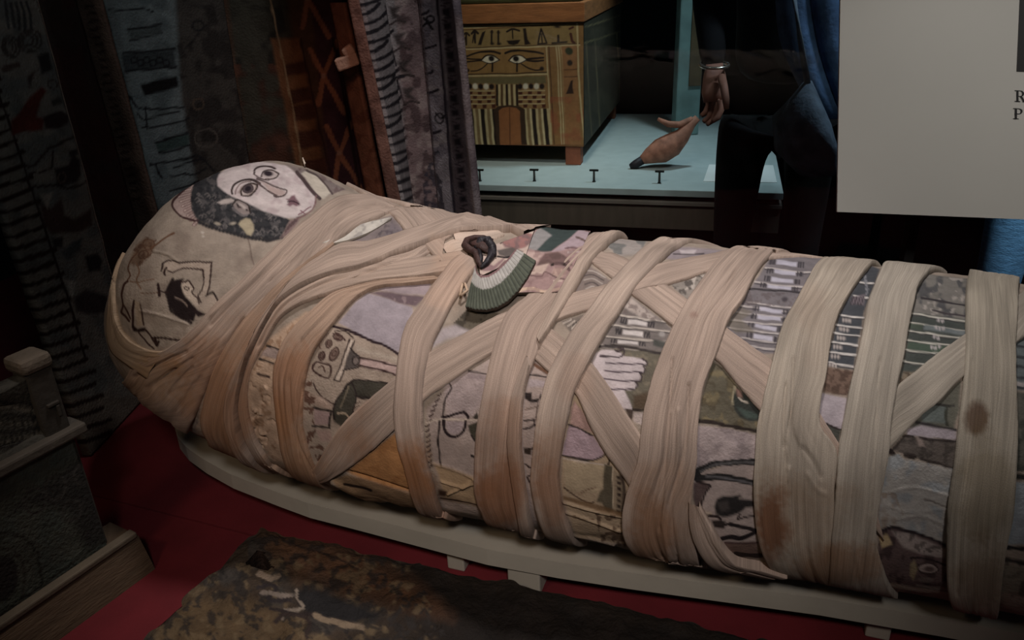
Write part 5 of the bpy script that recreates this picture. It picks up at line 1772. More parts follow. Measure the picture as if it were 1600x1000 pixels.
ruled('painted_panel', [(345, 405, 1.68), (412, 486, 1.70), (470, 528, 1.70), (534, 588, 1.72)], .95, paint3, cof3, (80, 60, 46), 2.4)
ruled('rim', [(518, 582, 1.58), (541, 606, 1.56)], .62, lambda p: p.mottle([(400, 0), (700, 0), (700, 400), (400, 400)], (84, 46, 34), .06, .5, .1, .6), cof3, (124, 82, 62), 3)
# small block on that rim
bm = bmesh.new()
pa = at_y(543, 96, 1.535)
box(bm, pa, (.042, .03, .022), (Vector((.95, .1, .28)).normalized(), Vector((-.1, .99, 0)).normalized(), Vector((-.28, 0, .95)).normalized()), .003)
box(bm, at_y(545, 80, 1.535), (.022, .024, .020), (Vector((.8, .1, .5)).normalized(), Vector((-.1, .99, 0)).normalized(), Vector((-.5, 0, .85)).normalized()), .005)
bmobj('tenon', bm, mat('pale_tenon_wood', (176, 140, 118), .8, .2, 50, .4), cof3)
# fourth coffin: open trough with ladder border and columns of signs
cof4 = thing('painted_coffin', 'pale upright open coffin with black ladder border and columns of signs by the mummy neck', 'coffin', at_y(650, 330, 1.60) - EZ * at_y(650, 330, 1.60).z, 'upright coffins')


def paint4(p):
    p.poly([(555, -200), (620, -200), (680, 400), (600, 400)], (140, 136, 134), 3)
    D = (38, 36, 40)
    for k in range(-8, 30):                                  # ladder
        y = k * 14.6
        x = 562 + .208 * y
        l = 34 if k % 4 else 42
        if k % 4 == 1:
            l = 26
        p.line([(x + 2, y + 8), (x + l * .55, y), (x + l - 4, y - 6 - l * .12)], 5.0, D)
    for k in range(-2, 9):
        y = 10 + k * 58
        p.line([(595 + .2 * y, y), (600 + .2 * (y + 20), y + 34)], 2.6, D)
    p.poly([(600, -200), (658, -200), (694, 400), (648, 400)], (122, 106, 104), 4)
    zone = [(600, -200), (658, -200), (694, 400), (648, 400)]
    p.mottle(zone, (150, 138, 132), .05, .52, .12, .7)
    p.mottle(zone, (74, 60, 60), .06, .56, .1, .8)
    for k in range(4):
        y = 8 + k * 42
        x = 604 + .17 * y
        p.poly([(x, y + 4), (x + 22, y), (x + 12, y + 12), (x + 24, y + 22), (x + 6, y + 20)], (64, 58, 56), 2.5)
        p.line([(x + 2, y + 30), (x + 14, y + 24), (x + 26, y + 26)], 3.4, (62, 54, 52))
    p.line([(612, 122), (620, 120), (630, 118)], 4, D)
    p.poly([(650, -200), (692, -200), (716, 400), (690, 400)], (146, 142, 146), 2.5)
    z2 = [(650, -200), (692, -200), (716, 400), (690, 400)]
    p.mottle(z2, (108, 104, 112), .06, .54, .12, .7)
    p.mottle(z2, (172, 168, 166), .05, .58, .12, .7)
    for (y, l) in ((73, 18), (112, 10), (142, 16), (206, 14), (20, 12)):
        x = 656 + .085 * y
        p.line([(x + 4, y + 2), (x + 12, y), (x + 4 + l, y - 3)], 4, (48, 44, 50))
    p.ring(676, 30, 6, 5, 3, D)
    p.line([(664, 42), (672, 36), (680, 44)], 3.4, D)
    p.line([(666, 28), (674, 34)], 3.4, D)
    p.ring(690, 184, 7, 8, 2.6, (54, 50, 54))
    p.line([(684, 176), (692, 184), (700, 180)], 3., D)
    p.mottle([(655, 235), (690, 235), (700, 345), (664, 345)], (52, 50, 58), .08, .48, .1, .85)
    p.poly([(690, -200), (716, -200), (752, 400), (718, 400)], (104, 96, 100), 2.)
    p.line([(652, -60), (665, 60), (676, 180), (690, 340)], 2.4, (90, 82, 84))
    p.line([(686, -40), (692, 60), (702, 180), (716, 360)], 4., (58, 54, 62))
    for k in range(-3, 17):
        y = 18 + k * 22.5
        x = 694 + .088 * y
        p.poly([(x + 1, y - 4), (x + 12, y - 6), (x + 13, y + (4 if k % 3 else 8)), (x + 2, y + 5)], (34, 32, 38), 2.)
        p.line([(x + 6, y + 10), (x + 14, y + 8)], 2.4, (62, 56, 60))
        p.line([(x + 2, y + 13), (x + 8, y + 15)], 2.2, (60, 52, 58))
    p.line([(714, -40), (722, 80), (734, 210), (750, 380)], 3., (130, 118, 116))


ruled('rim', [(544, 613, 1.50), (561, 632, 1.50)], 1.0, lambda p: p.mottle([(400, -200), (800, -200), (800, 500), (400, 500)], (84, 58, 50), .05, .5, .1, .6), cof4, (122, 90, 78), 3, .012, label='bare brown edge')
ruled('trough', [(561, 632, 1.502), (598, 645, 1.64), (654, 688, 1.66), (688, 714, 1.62), (714, 749, 1.54)], 1.0, paint4, cof4, (132, 126, 124), 1.8)

# ------------------------------------------------------------------ coffin end at lower left
m_foot = mat_pigment('dim_painted_wood', .8, .3, 30., .7, .003)
m_tan = mat('bare_tan_wood', (84, 68, 52), .75, .2, 18, .4, stretch=(1, 1, 6))
m_trim = mat('grey_brown_wood', (62, 58, 52), .75, .2, 18, .4)
Yw = math.radians(31)
DW, NW = Vector((math.sin(Yw), math.cos(Yw), 0)), Vector((math.cos(Yw), -math.sin(Yw), 0))
AW = (DW, NW, EZ)
QW = at_z(152, 838, .055)
fb = thing('coffin_footboard', 'dark painted wooden coffin end with corner post and rail at lower left', 'coffin', (QW.x, QW.y, 0))


def wz(px, py, off=0.):
    P = at_plane(px, py, QW + NW * off, NW)
    return (P - QW).dot(DW), P.z


wr_, zr_ = wz(118, 664, .012)
wt_, ztp = wz(72, 552)
W0 = -.62
gw, gz = np.meshgrid(np.linspace(W0, -.002, 240), np.linspace(.05, ztp - .01, 150), indexing='ij')
G = np.array(QW)[None, None] + gw[..., None] * np.array(DW)[None, None]
G[..., 2] = gz
Gf = G.reshape(-1, 3)
gx, gy = project(Gf)
gc = np.tile(lin((74, 76, 68)), (len(Gf), 1))
gpn = Paint(gx, gy, gc, None, 1.6)
gpn.mottle([(-600, 400), (300, 400), (300, 1400), (-600, 1400)], (70, 76, 70), .04, .5, .2, .7)
gpn.poly([(0, 790), (60, 745), (120, 700), (150, 760), (165, 840), (120, 850), (90, 790), (40, 780)], (46, 44, 42), 8, .9)
for (cx, cy, r) in ((38, 775, 16), (70, 755, 16), (96, 790, 14), (140, 770, 10), (110, 735, 12)):
    gpn.ring(cx, cy, r, r * 1.2, 4, (64, 62, 58), 20)
gpn.ring(-10, 905, 58, 82, 4, (50, 50, 44), 10)
gpn.ring(-14, 905, 36, 58, 4, (60, 58, 52), 10)
gpn.ell(-10, 895, 22, 36, (44, 42, 40), 10)
gpn.line([(-60, 984), (40, 912), (110, 862), (160, 830)], 3, (54, 52, 46))
for k in range(30):
    bx = 165 - k * 11
    by = 838 + k * 7.6
    gpn.poly([(bx - 8, by + 4), (bx - 2, by), (bx + 4, by + 16), (bx - 2, by + 22)], (36, 34, 32), 2)
    gpn.poly([(bx - 2, by), (bx + 1, by - 2), (bx + 7, by + 13), (bx + 4, by + 16)], (132, 122, 108), 2)
gpn.poly([(-200, 560), (60, 560), (110, 660), (0, 735), (-200, 860)], (70, 68, 62), 4)
for k in range(7):
    gpn.line([(-40, 610 + k * 16), (20, 622 + k * 12), (70, 640 + k * 5)], 5 - .3 * k, (100, 96, 86) if k % 2 else (44, 42, 40))
for k in range(9):
    gpn.line([(-10 + k * 8, 640 + k), (0 + k * 9, 690 - k * 3)], 3, (50, 48, 44))
relief = .010 * np.clip(np.sin(gw * 34) * np.sin(gz * 60 + gw * 20), 0, 1) * (gz > zr_)
Gf = Gf + np.array(NW)[None] * (relief.ravel() * .5 - .008 * (gz > zr_).ravel())[:, None]
obj('board', Gf, grid_faces(240, 150), m_foot, fb, True, None, gpn.c).modifiers.new('thickness', 'SOLIDIFY').thickness = .02
bm = bmesh.new()
hgt = ztp - .05
box(bm, QW + DW * -.013 + NW * .004 + EZ * (hgt / 2 + .05 - QW.z), (.030, .030, hgt), AW, .004)
bmobj('corner_post', bm, m_trim, fb)
bm = bmesh.new()
box(bm, QW + DW * -.014 + NW * .004 + EZ * (ztp + .002 - QW.z), (.036, .038, .018), AW, .006)
bmobj('post_cap', bm, mat('worn_cap_wood', (110, 100, 88), .8, .2, 40, .4), fb)
for k in range(6):                                   # raised signs on the post
    bm = bmesh.new()
    zc = ztp - .05 - k * .036
    if zc < zr_ + .02:
        break
    box(bm, QW + DW * (-.014 + .003 * (-1) ** k) + NW * .020 + EZ * (zc - QW.z), (.014, .005, .004), AW, .001)
    box(bm, QW + DW * (-.010 + .003 * (-1) ** k) + NW * .020 + EZ * (zc - .010 - QW.z), (.004, .005, .014), AW, .001)
    bmobj('carved_sign', bm, m_trim, fb)
bm = bmesh.new()
box(bm, QW + DW * ((W0 + .014) / 2) + NW * .012 + EZ * (zr_ - QW.z), (-W0 + .014, .034, .013), AW, .003)
bmobj('rail', bm, mat('rail_wood', (84, 78, 70), .75, .2, 24, .4), fb)
bm = bmesh.new()
a0, a1, a2, a3 = [(-.012, .0), (.080, .0), (.055, .050), (-.012, .055)][0:4]
prof = [(-.02, 0.), (.052, 0.), (.050, .008), (.036, .048), (-.02, .048)]
prism(bm, [QW + DW * W0 + NW * n + EZ * (z - QW.z) for n, z in prof], [QW + DW * .030 + NW * n + EZ * (z - QW.z) for n, z in prof])
bmobj('plinth_moulding', bm, m_tan, fb)
bm = bmesh.new()
box(bm, QW + DW * ((W0 + .028) / 2) + NW * .032 + EZ * (.052 - QW.z), (-W0 + .028, .014, .008), AW, .002)
bmobj('ledge_strip', bm, mat('ledge_wood', (96, 86, 72), .75, .2, 24, .4), fb)
# ------------------------------------------------------------------ second showcase behind the glass
m_top = mat('pale_teal_table_cloth', (168, 182, 182), .8, .05, 20, .1)
m_front = mat('brown_grey_panel', (96, 86, 76), .7, .10, 8, .05, stretch=(6, 1, 1))
m_lip = mat('grey_lip', (120, 112, 104), .6, .08, 12, .05)
T0 = at_y(980, 295, 2.52)
ZT = T0.z
tu, tv0 = T0.dot(EU), T0.dot(EV)
r_end = at_z(1224, 300, ZT).dot(EU)
l_end = -1.1
tb = thing('showcase_table', 'pale teal topped display table with brown front carrying the painted chest', 'table', uv_((l_end + r_end) / 2, tv0 + .5, FLOOR))
DEP = 1.25
tc, tw = (l_end + r_end) / 2, r_end - l_end
bm = bmesh.new()
box(bm, uv_(tc, tv0 + DEP / 2, ZT - .011), (tw, DEP, .022), AX, .002)
bmobj('table_top', bm, m_top, tb)
bm = bmesh.new()
box(bm, uv_(tc, tv0 + DEP / 2 + .02, ZT - .031), (tw - .03, DEP - .04, .018), AX)
bmobj('shadow_gap', bm, m_black, tb)
bm = bmesh.new()
box(bm, uv_(tc, tv0 + DEP / 2, ZT - .046), (tw, DEP, .012), AX, .001)
bmobj('lip', bm, m_lip, tb)
zp = at_y(980, 362, at_z(980, 300, ZT).y).z
bm = bmesh.new()
box(bm, uv_(tc, tv0 + DEP / 2 + .004, (ZT - .052 + zp) / 2), (tw - .008, DEP - .008, ZT - .052 - zp), AX)
bmobj('front_panel', bm, m_front, tb)
bm = bmesh.new()
box(bm, uv_(tc, tv0 + DEP / 2 + .05, (zp + FLOOR) / 2), (tw - .1, DEP - .1, zp - FLOOR), AX)
bmobj('recessed_base', bm, m_black, tb)

# ---- painted chest
CY = math.radians(16)
CE, CD_ = Vector((math.cos(CY), -math.sin(CY), 0)), Vector((math.sin(CY), math.cos(CY), 0))
AC = (CE, CD_, EZ)
P0 = at_z(886, 257, ZT)
CN = -CD_
FP = P0 - CD_ * .012
chest = thing('painted_chest', 'painted wooden chest with two eyes and striped door on the teal table', 'chest', (P0.x, P0.y, ZT))


def ce(px, py):
    P = at_plane(px, py, FP, CN)
    return (P - FP).dot(CE), P.z


eR, zB = ce(912, 229)
_, zTop = ce(905, 36)
_, zLid0 = ce(905, 34)
_, zLid1 = ce(900, 3)
eL = ce(672, 229)[0]
# depth from the far lower corner
best = min(np.linspace(.1, .9, 161), key=lambda d: abs(project(np.array(FP + CE * eR + CD_ * d + EZ * (zB - FP.z)))[0] - 970))
DC = float(best)
m_chest = mat_pigment('chest_paint', .7, .16, 40., .3, .002)


def chest_face(name, org, ex, w0, w1, z0, z1, nrm, paint, base, n1, n2_):
    g1, g2 = np.meshgrid(np.linspace(w0, w1, n1), np.linspace(z0, z1, n2_), indexing='ij')
    V = np.array(org)[None, None] + g1[..., None] * np.array(ex)[None, None]
    V[..., 2] = g2
    V = V.reshape(-1, 3) + np.array(nrm) * .0015
    x, y = project(V)
    c = np.tile(lin(base), (len(V), 1))
    p = Paint(x, y, c, None, .5)
    paint(p)
    return obj(name, V, grid_faces(n1, n2_), m_chest, chest, False, None, p.c)


bm = bmesh.new()
box(bm, FP + CE * ((eL + eR) / 2) + CD_ * (DC / 2) + EZ * ((zB + zTop) / 2 - FP.z), (eR - eL, DC, zTop - zB), AC)
bmobj('body', bm, mat('chest_wood', (120, 90, 62), .75, .15, 20, .2), chest)
CR_, DKC = (190, 170, 128), (40, 30, 26)


def cx_(X, Y):
    return (680 + X / 3.571, Y / 3.571)


def paint_chest(p):
    def L(pts, w, c, **k):
        p.line([cx_(*q) for q in pts], w, c, **k)

    def Pl(pts, c, **k):
        p.poly([cx_(*q) for q in pts], c, .8, **k)
    L([(150, 158), (480, 138), (800, 118)], 2., CR_)
    L([(150, 170), (480, 150), (800, 130)], 1.2, (90, 66, 44))
    Pl([(150, 172), (800, 132), (804, 246), (155, 270)], (142, 118, 78))
    for (X, Y) in ((172, 190), (222, 178)):
        L([(X, Y), (X, Y + 60)], 2.6, DKC)
        L([(X - 18, Y + 10), (X, Y - 6), (X + 18, Y + 8)], 2.6, DKC)
        L([(X - 14, Y + 60), (X - 6, Y + 20)], 1.6, DKC)
    Pl([(236, 250), (262, 180), (280, 172), (272, 200), (256, 250)], DKC)
    for X in (315, 352):
        L([(X, 172), (X, 245)], 2.4, DKC)
        p.ell(*cx_(X, 180), 2.6, 2.2, DKC)
        p.ell(*cx_(X + 4, 244), 3, 2., DKC)
    Pl([(396, 228), (476, 222), (462, 246), (436, 254), (410, 248)], DKC)
    L([(400, 176), (432, 162), (470, 172)], 2.4, DKC)
    L([(432, 170), (434, 215)], 1.4, DKC)
    Pl([(490, 160), (506, 158), (516, 220), (532, 246), (498, 250)], DKC)
    L([(574, 246), (592, 160), (622, 242), (574, 246)], 2., DKC, sm=False)
    L([(594, 190), (598, 240)], 1.4, DKC)
    Pl([(648, 236), (740, 230), (738, 240), (650, 246)], DKC)
    L([(686, 200), (688, 232)], 3., DKC)
    p.ell(*cx_(680, 150), 5, 2, DKC)
    L([(756, 190), (764, 228), (776, 240)], 3.4, (80, 46, 40))
    L([(750, 160), (770, 150)], 2.4, (80, 46, 40))
    L([(155, 268), (480, 256), (804, 244)], 1.2, (70, 50, 34))
    L([(155, 276), (480, 264), (804, 252)], 2., CR_)
    Pl([(160, 282), (610, 268), (618, 408), (168, 420)], (146, 112, 70))
    L([(172, 316), (210, 300), (262, 290), (320, 288), (362, 298)], 2.6, DKC)
    L([(392, 296), (430, 284), (490, 282), (560, 290), (602, 300)], 2.6, DKC)
    L([(172, 326), (220, 330), (262, 334)], 2.2, DKC)
    L([(172, 344), (220, 340), (262, 338)], 2.2, DKC)
    L([(508, 330), (550, 326), (604, 322)], 2.4, DKC)
    L([(508, 336), (550, 340), (604, 338)], 2.2, DKC)
    for (X, Y, IX) in ((306, 332, 314), (460, 330, 450)):
        p.poly([cx_(*q) for q in ((X - 50, Y + 6), (X - 20, Y - 18), (X + 16, Y - 20), (X + 50, Y + 2), (X + 20, Y + 18), (X - 20, Y + 20))], (226, 214, 190), .8, 1., True)
        p.ell(*cx_(IX, Y - 4), 4.6, 4.6, (34, 26, 24))
        L([(X - 50, Y + 6), (X - 20, Y - 20), (X + 16, Y - 22), (X + 52, Y + 2)], 1.6, DKC)
        L([(X - 50, Y + 8), (X, Y + 24), (X + 50, Y + 4)], 1.4, DKC)
        L([(X + 12 * (1 if X < 400 else -.4), Y + 22), (X + 12 * (1 if X < 400 else -.4), Y + 66)], 2.8, DKC)
    L([(290, 356), (262, 380), (232, 394), (200, 396)], 1.8, DKC)
    L([(480, 356), (520, 380), (560, 392), (590, 390)], 1.8, DKC)
    p.ell(*cx_(180, 392), 3, 3, DKC)
    p.ell(*cx_(596, 384), 3.4, 3.4, DKC)
    L([(166, 414), (400, 410), (624, 404)], 1.2, DKC)
    L([(166, 424), (400, 420), (624, 414)], 2., CR_)
    Pl([(172, 432), (616, 424), (616, 466), (178, 470)], (112, 100, 70))
    for bx in (190, 470):
        Pl([(bx - 8, 466), (bx + 142, 464), (bx + 142, 600), (bx - 2, 606)], (150, 116, 78))
        for i in range(5):
            X = bx + 4 + i * 30
            p.ell(*cx_(X, 482), 4., 4.6, (222, 212, 190) if i in (1, 3) else (40, 30, 28))
        for r in range(4):
            for i in range(6):
                X = bx + 4 + i * 26
                if (i + r) % 2 == 0:
                    Pl([(X - 10, 510 + r * 24), (X + 14, 510 + r * 24), (X + 12, 530 + r * 24), (X - 8, 530 + r * 24)], (78, 40, 30))
            L([(bx - 4, 508 + r * 24), (bx + 140, 506 + r * 24)], 1.3, CR_)
    for i, X in enumerate(range(338, 462, 14)):
        Pl([(X, 470), (X + 13, 470), (X + 15, 592), (X + 2, 592)], (DKC, CR_, (90, 66, 44), CR_)[i % 4])
    for (xs, x1) in ((196, 344), (480, 640)):
        i = 0
        X = xs
        while X < x1:
            w_ = (22, 14, 16, 12)[i % 4]
            Pl([(X - 8, 606), (X + w_ - 8, 606), (X + w_ + 10, 812), (X + 10, 812)], (DKC, CR_, (132, 108, 76), (200, 182, 142))[i % 4])
            X += w_
            i += 1
    Pl([(326, 612), (350, 594), (410, 586), (470, 592), (500, 612), (512, 812), (344, 812)], (64, 46, 34))
    Pl([(354, 618), (376, 602), (414, 596), (452, 602), (472, 620), (482, 812), (362, 812)], (152, 98, 62))
    L([(414, 600), (420, 812)], 1.2, (104, 64, 44))
    Pl([(624, 262), (684, 258), (712, 812), (652, 812)], (140, 104, 66))
    for X in (620, 634, 676, 690, 704):
        L([(X, 262), (X + 16, 540), (X + 30, 812)], 1.5, CR_ if X != 634 else (88, 62, 42))
    Pl([(704, 260), (786, 254), (812, 812), (730, 812)], (148, 106, 70))
    p.ell(*cx_(746, 286), 6, 6, (44, 54, 34))
    p.ell(*cx_(750, 350), 4.4, 4.6, (40, 32, 26))
    L([(720, 390), (790, 386)], 1.4, (100, 70, 46))
    L([(722, 430), (792, 426)], 1.4, (100, 70, 46))
    Pl([(728, 524), (742, 490), (756, 450), (768, 446), (766, 480), (774, 522)], (52, 34, 28))
    p.mottle([cx_(640, 540), cx_(830, 540), cx_(830, 815), cx_(640, 815)], (150, 78, 58), .06, .45, .2, .5)  # reddish reflection at the lower right, painted into the front
    for X in (-20, 0, 20, 60, 80, 100, 128):
        L([(X, 262), (X + 14, 540), (X + 28, 812)], 1.6, CR_ if X % 40 else (88, 62, 42))
    L([(792, 90), (800, 400), (832, 812)], 2., CR_)
    L([(150, 812), (830, 812)], 2., (120, 84, 56))


chest_face('painted_front', FP, CE, eL, eR, zB, zTop, CN, paint_chest, (140, 106, 68), 260, 230)


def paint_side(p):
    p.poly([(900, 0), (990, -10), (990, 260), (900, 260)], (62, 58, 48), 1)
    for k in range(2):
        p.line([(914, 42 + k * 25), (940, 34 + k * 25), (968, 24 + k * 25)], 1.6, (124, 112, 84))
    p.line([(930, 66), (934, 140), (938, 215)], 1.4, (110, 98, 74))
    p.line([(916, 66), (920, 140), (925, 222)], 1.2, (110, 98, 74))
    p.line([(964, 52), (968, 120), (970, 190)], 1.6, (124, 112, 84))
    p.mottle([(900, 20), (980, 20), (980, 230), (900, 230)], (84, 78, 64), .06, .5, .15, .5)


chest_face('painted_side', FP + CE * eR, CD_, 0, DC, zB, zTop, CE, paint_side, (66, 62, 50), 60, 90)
bm = bmesh.new()
box(bm, FP + CE * ((eL + eR) / 2) + CD_ * (DC / 2) + EZ * ((zLid0 + zLid1) / 2 - FP.z), (eR - eL + .012, DC + .024, zLid1 - zLid0), AC, .003)
bmobj('lid', bm, mat('orange_brown_wood', (148, 96, 58), .7, .2, 14, .3, stretch=(1, 1, 5)), chest)
bm = bmesh.new()
box(bm, FP + CE * ((eL + eR) / 2) + CD_ * (DC / 2) + EZ * (zLid1 + .03 - FP.z), (eR - eL - .02, DC - .02, .06), AC, .01)
bmobj('lid_ridge', bm, mat('dull_green_paint', (74, 78, 50), .75, .2, 14, .2), chest)
m_leg = mat('red_brown_wood', (140, 84, 62), .7, .2, 30, .3)
for (e, d) in ((eR - .040, .030), (eL + .040, .030), (eR - .040, DC - .03), (eL + .040, DC - .03)):
    bm = bmesh.new()
    box(bm, FP + CE * e + CD_ * d + EZ * ((zB + ZT) / 2 - FP.z), (.056, .050, zB - ZT), AC, .003)
    bmobj('leg', bm, m_leg, chest)

# ---- small things on the table
m_pin = mat('dark_metal_pin', (44, 46, 44), .4, .1, 30, 0, metal=.6)
pin_labels = ['small dark support pin at the table edge beside the pale coffin', 'small dark support pin below the eyes of the chest',
              'small dark support pin in front of the chest leg', 'small dark support pin in front of the carved figure']
for (px, py), lb in zip(((750, 283), (835, 283), (928, 284), (1030, 286)), pin_labels):
    b = at_z(px, py, ZT)
    t = thing('support_pin', lb, 'pin', b, 'support pins on the table')
    bm = bmesh.new()
    tube(bm, [b, b + EZ * .004, b + EZ * .036], [.007, .004, .0035], 8)
    bmobj('stem', bm, m_pin, t, True)
    bm = bmesh.new()
    box(bm, b + EZ * .039, (.030, .008, .006), AX, .001)
    bmobj('crossbar', bm, m_pin, t)
# carved figure
fig = thing('carved_figure', 'small reddish carved figure with dark pointed tip lying on the teal table', 'carving', at_z(1010, 262, ZT))
gy_ = at_z(1030, 262, ZT).y
m_fig = mat('reddish_carved_wood', (158, 108, 88), .7, .3, 40, .3)
bm = bmesh.new()
pa = [at_y(px, py, gy_) for px, py in ((1000, 252), (1014, 244), (1032, 236), (1050, 226), (1066, 212), (1080, 194), (1090, 184))]
tube(bm, pa, [.012, .028, .044, .042, .028, .016, .012], 16, 1.0)
bmobj('body', bm, m_fig, fig, True)
bm = bmesh.new()
tube(bm, [at_y(984, 260, gy_), at_y(992, 257, gy_), at_y(1004, 250, gy_)], [.008, .015, .016], 12)
bmobj('tip', bm, m_dark, fig, True, 'dark pointed tip')
bm = bmesh.new()
tube(bm, [at_y(1028, 186, gy_), at_y(1044, 194, gy_), at_y(1062, 195, gy_), at_y(1082, 186, gy_)], [.006, .011, .012, .010], 10)
bmobj('arm', bm, m_fig, fig, True)
# label card on the table
bm = bmesh.new()
cp = [at_z(1108, 257, ZT + .008), at_z(1208, 258, ZT + .008), at_z(1214, 285, ZT + .002), at_z(1099, 283, ZT + .002)]
prism(bm, [p - EZ * .002 for p in cp], cp)
tag(bmobj('label_card', bm, mat('white_card', (222, 226, 224), .7, .03, 20, 0)), 'white label card on the table behind the walking legs', 'card')
# teal post
yb = 3.30
bm = bmesh.new()
pa, pb = at_y(1053, 168, yb), at_y(1090, 168, yb)
bx_ = (pb.x - pa.x)
po = thing('teal_post', 'tall pale teal and brown painted post standing behind the carved figure', 'post', ((pa.x + pb.x) / 2, yb, ZT))
box(bm, ((pa.x + pb.x) / 2, yb, (ZT + .80) / 2 + .0), (bx_, .08, .80 - ZT), None, .006)
bmobj('shaft', bm, mat('pale_teal_paint', (122, 150, 148), .75, .25, 10, .2), po)
bm = bmesh.new()
box(bm, ((pa.x + pb.x) / 2 + bx_ * .22, yb - .041, .48), (bx_ * .5, .010, .62), None, .002)
bmobj('brown_strip', bm, mat('brown_painted_strip', (92, 78, 58), .75, .35, 14, .2), po, label='brown painted strip')

# ------------------------------------------------------------------ text panel
m_sign = mat('grey_white_panel', (176, 174, 168), .6, .02, 6, .03)
m_ink = mat('black_ink', (14, 13, 14), .6, .05, 20, 0)
SN = Vector((-.10, -math.cos(math.radians(18)), math.sin(math.radians(18)))).normalized()
SP = at_y(1308, 330, 1.40)
sg = thing('text_panel', 'large pale grey text panel on a post at the right behind the mummy', 'sign', (SP.x + .17, SP.y + .05, 0))


def sp_(px, py, off=0.):
    return at_plane(px, py, SP + SN * off, SN)


bm = bmesh.new()
cs = [sp_(1308, 331), sp_(1655, 345), sp_(1664, -120), sp_(1314.8, -120)]
prism(bm, [p - SN * .006 for p in cs], cs)
bmobj('panel', bm, m_sign, sg)
bm = bmesh.new()
cs = [sp_(1588.5, 112, .0006), sp_(1648, 114, .0006), sp_(1652, -60, .0006), sp_(1596, -60, .0006)]
prism(bm, [p - SN * .001 for p in cs], cs)
bmobj('black_picture', bm, m_ink, sg, label='black printed block')


def letter(ch, x0, y0, w_, h_):
    bm = bmesh.new()

    def q(pts):
        cs = [sp_(x0 + a * w_, y0 + b * h_ + a * w_ * .04, .0007) for a, b in pts]
        vs = [bm.verts.new(c) for c in cs]
        bm.faces.new(vs)
    q([(.16, 0), (.36, 0), (.36, 1), (.16, 1)])
    q([(0, .93), (.52, .93), (.52, 1), (0, 1)])
    q([(0, 0), (.36, 0), (.36, .07), (0, .07)])
    th = np.linspace(-math.pi / 2, math.pi / 2, 12)
    for a, b in zip(th[:-1], th[1:]):
        r0, r1 = .27, .13
        q([(.52 + .36 * math.cos(a), .27 + r0 * math.sin(a)), (.52 + .36 * math.cos(b), .27 + r0 * math.sin(b)), (.52 + .17 * math.cos(b), .27 + (.27 - .06) * math.sin(b)), (.52 + .17 * math.cos(a), .27 + (.27 - .06) * math.sin(a))])
    q([(.3, 0), (.53, 0), (.53, .06), (.3, .06)])
    q([(.3, .48), (.53, .48), (.53, .54), (.3, .54)])
    if ch == 'R':
        q([(.48, .52), (.68, .50), (.98, .95), (.78, .95)])
        q([(.72, .93), (1.1, .93), (1.1, 1), (.72, 1)])
    o = bmobj('letter', bm, m_ink, sg)
    return o


letter('R', 1585.5, 141, 17, 18)
letter('P', 1583, 169, 17, 17)
bm = bmesh.new()
pc_ = SP + Vector((.17, .05, 0))
box(bm, (pc_.x, pc_.y, .19), (.02, .02, .38), None, .002)
bmobj('post', bm, m_black, sg)
bm = bmesh.new()
box(bm, (pc_.x, pc_.y, .004), (.16, .12, .008), None, .002)
bmobj('post_base', bm, m_black, sg)


# ------------------------------------------------------------------ visitors beyond the case
def skin_body(name, joints, edges, m, parent, sub=2):
    """one continuous surface grown round a chain of joints {name: (point, rx, ry)}"""
    keys = list(joints)
    me = bpy.data.meshes.new(name)
    off = root_loc(parent)
    me.from_pydata([tuple(Vector(joints[k][0]) - off) for k in keys], [(keys.index(a), keys.index(b)) for a, b in edges], [])
    o = bpy.data.objects.new(name, me)
    COL.objects.link(o)
    o.parent = parent
    sk = o.modifiers.new('skin', 'SKIN')
    sk.use_smooth_shade = True
    for i, k in enumerate(keys):
        v = me.skin_vertices[0].data[i]
        v.radius = (joints[k][1], joints[k][2])
        v.use_root = (i == 0)
    sb = o.modifiers.new('smooth', 'SUBSURF')
    sb.levels = sb.render_levels = sub
    me.materials.append(m)
    return o


def hand_mesh(name, wrist, direction, side, m, parent):
    """palm, four unequal curled fingers and a thumb leaving the side of the palm"""
    wrist, d, s = Vector(wrist), Vector(direction).normalized(), Vector(side).normalized()
    nrm = d.cross(s).normalized()
    bm = bmesh.new()
    tube(bm, [wrist, wrist + d * .03, wrist + d * .07, wrist + d * .095], [.025, .034, .040, .034], 12, .5)
    for i, ln in enumerate((.062, .075, .070, .055)):
        b = wrist + d * .088 + s * (.027 - i * .018)
        c = (d * .85 + nrm * .5).normalized()
        e = (d * .45 + nrm * .9).normalized()
        tube(bm, [b, b + d * ln * .4, b + d * ln * .4 + c * ln * .35, b + d * ln * .4 + c * ln * .35 + e * ln * .28], [.0095, .009, .0085, .006], 8)
    b = wrist + d * .03 + s * .030
    t1 = (d * .6 + s * .7 + nrm * .3).normalized()
    tube(bm, [b, b + t1 * .035, b + t1 * .06 + d * .012, b + t1 * .07 + d * .03], [.012, .011, .010, .007], 8)
    return bmobj(name, bm, m, parent, True)


m_skin = mat('skin', (168, 120, 102), .6, .08, 30, .05)
m_cloth = mat('black_clothing', (20, 20, 23), .9, .3, 12, .3)
m_denim = mat('blue_denim', (76, 102, 138), .9, .35, 26, .5)
m_bag = mat('grey_blue_cloth_bag', (100, 114, 128), .85, .4, 22, .5)
m_jean = mat('light_blue_jeans', (92, 138, 176), .9, .3, 40, .5, stretch=(1, 1, 4))
m_hair = mat('dark_hair', (32, 24, 20), .7, .3, 60, .4)


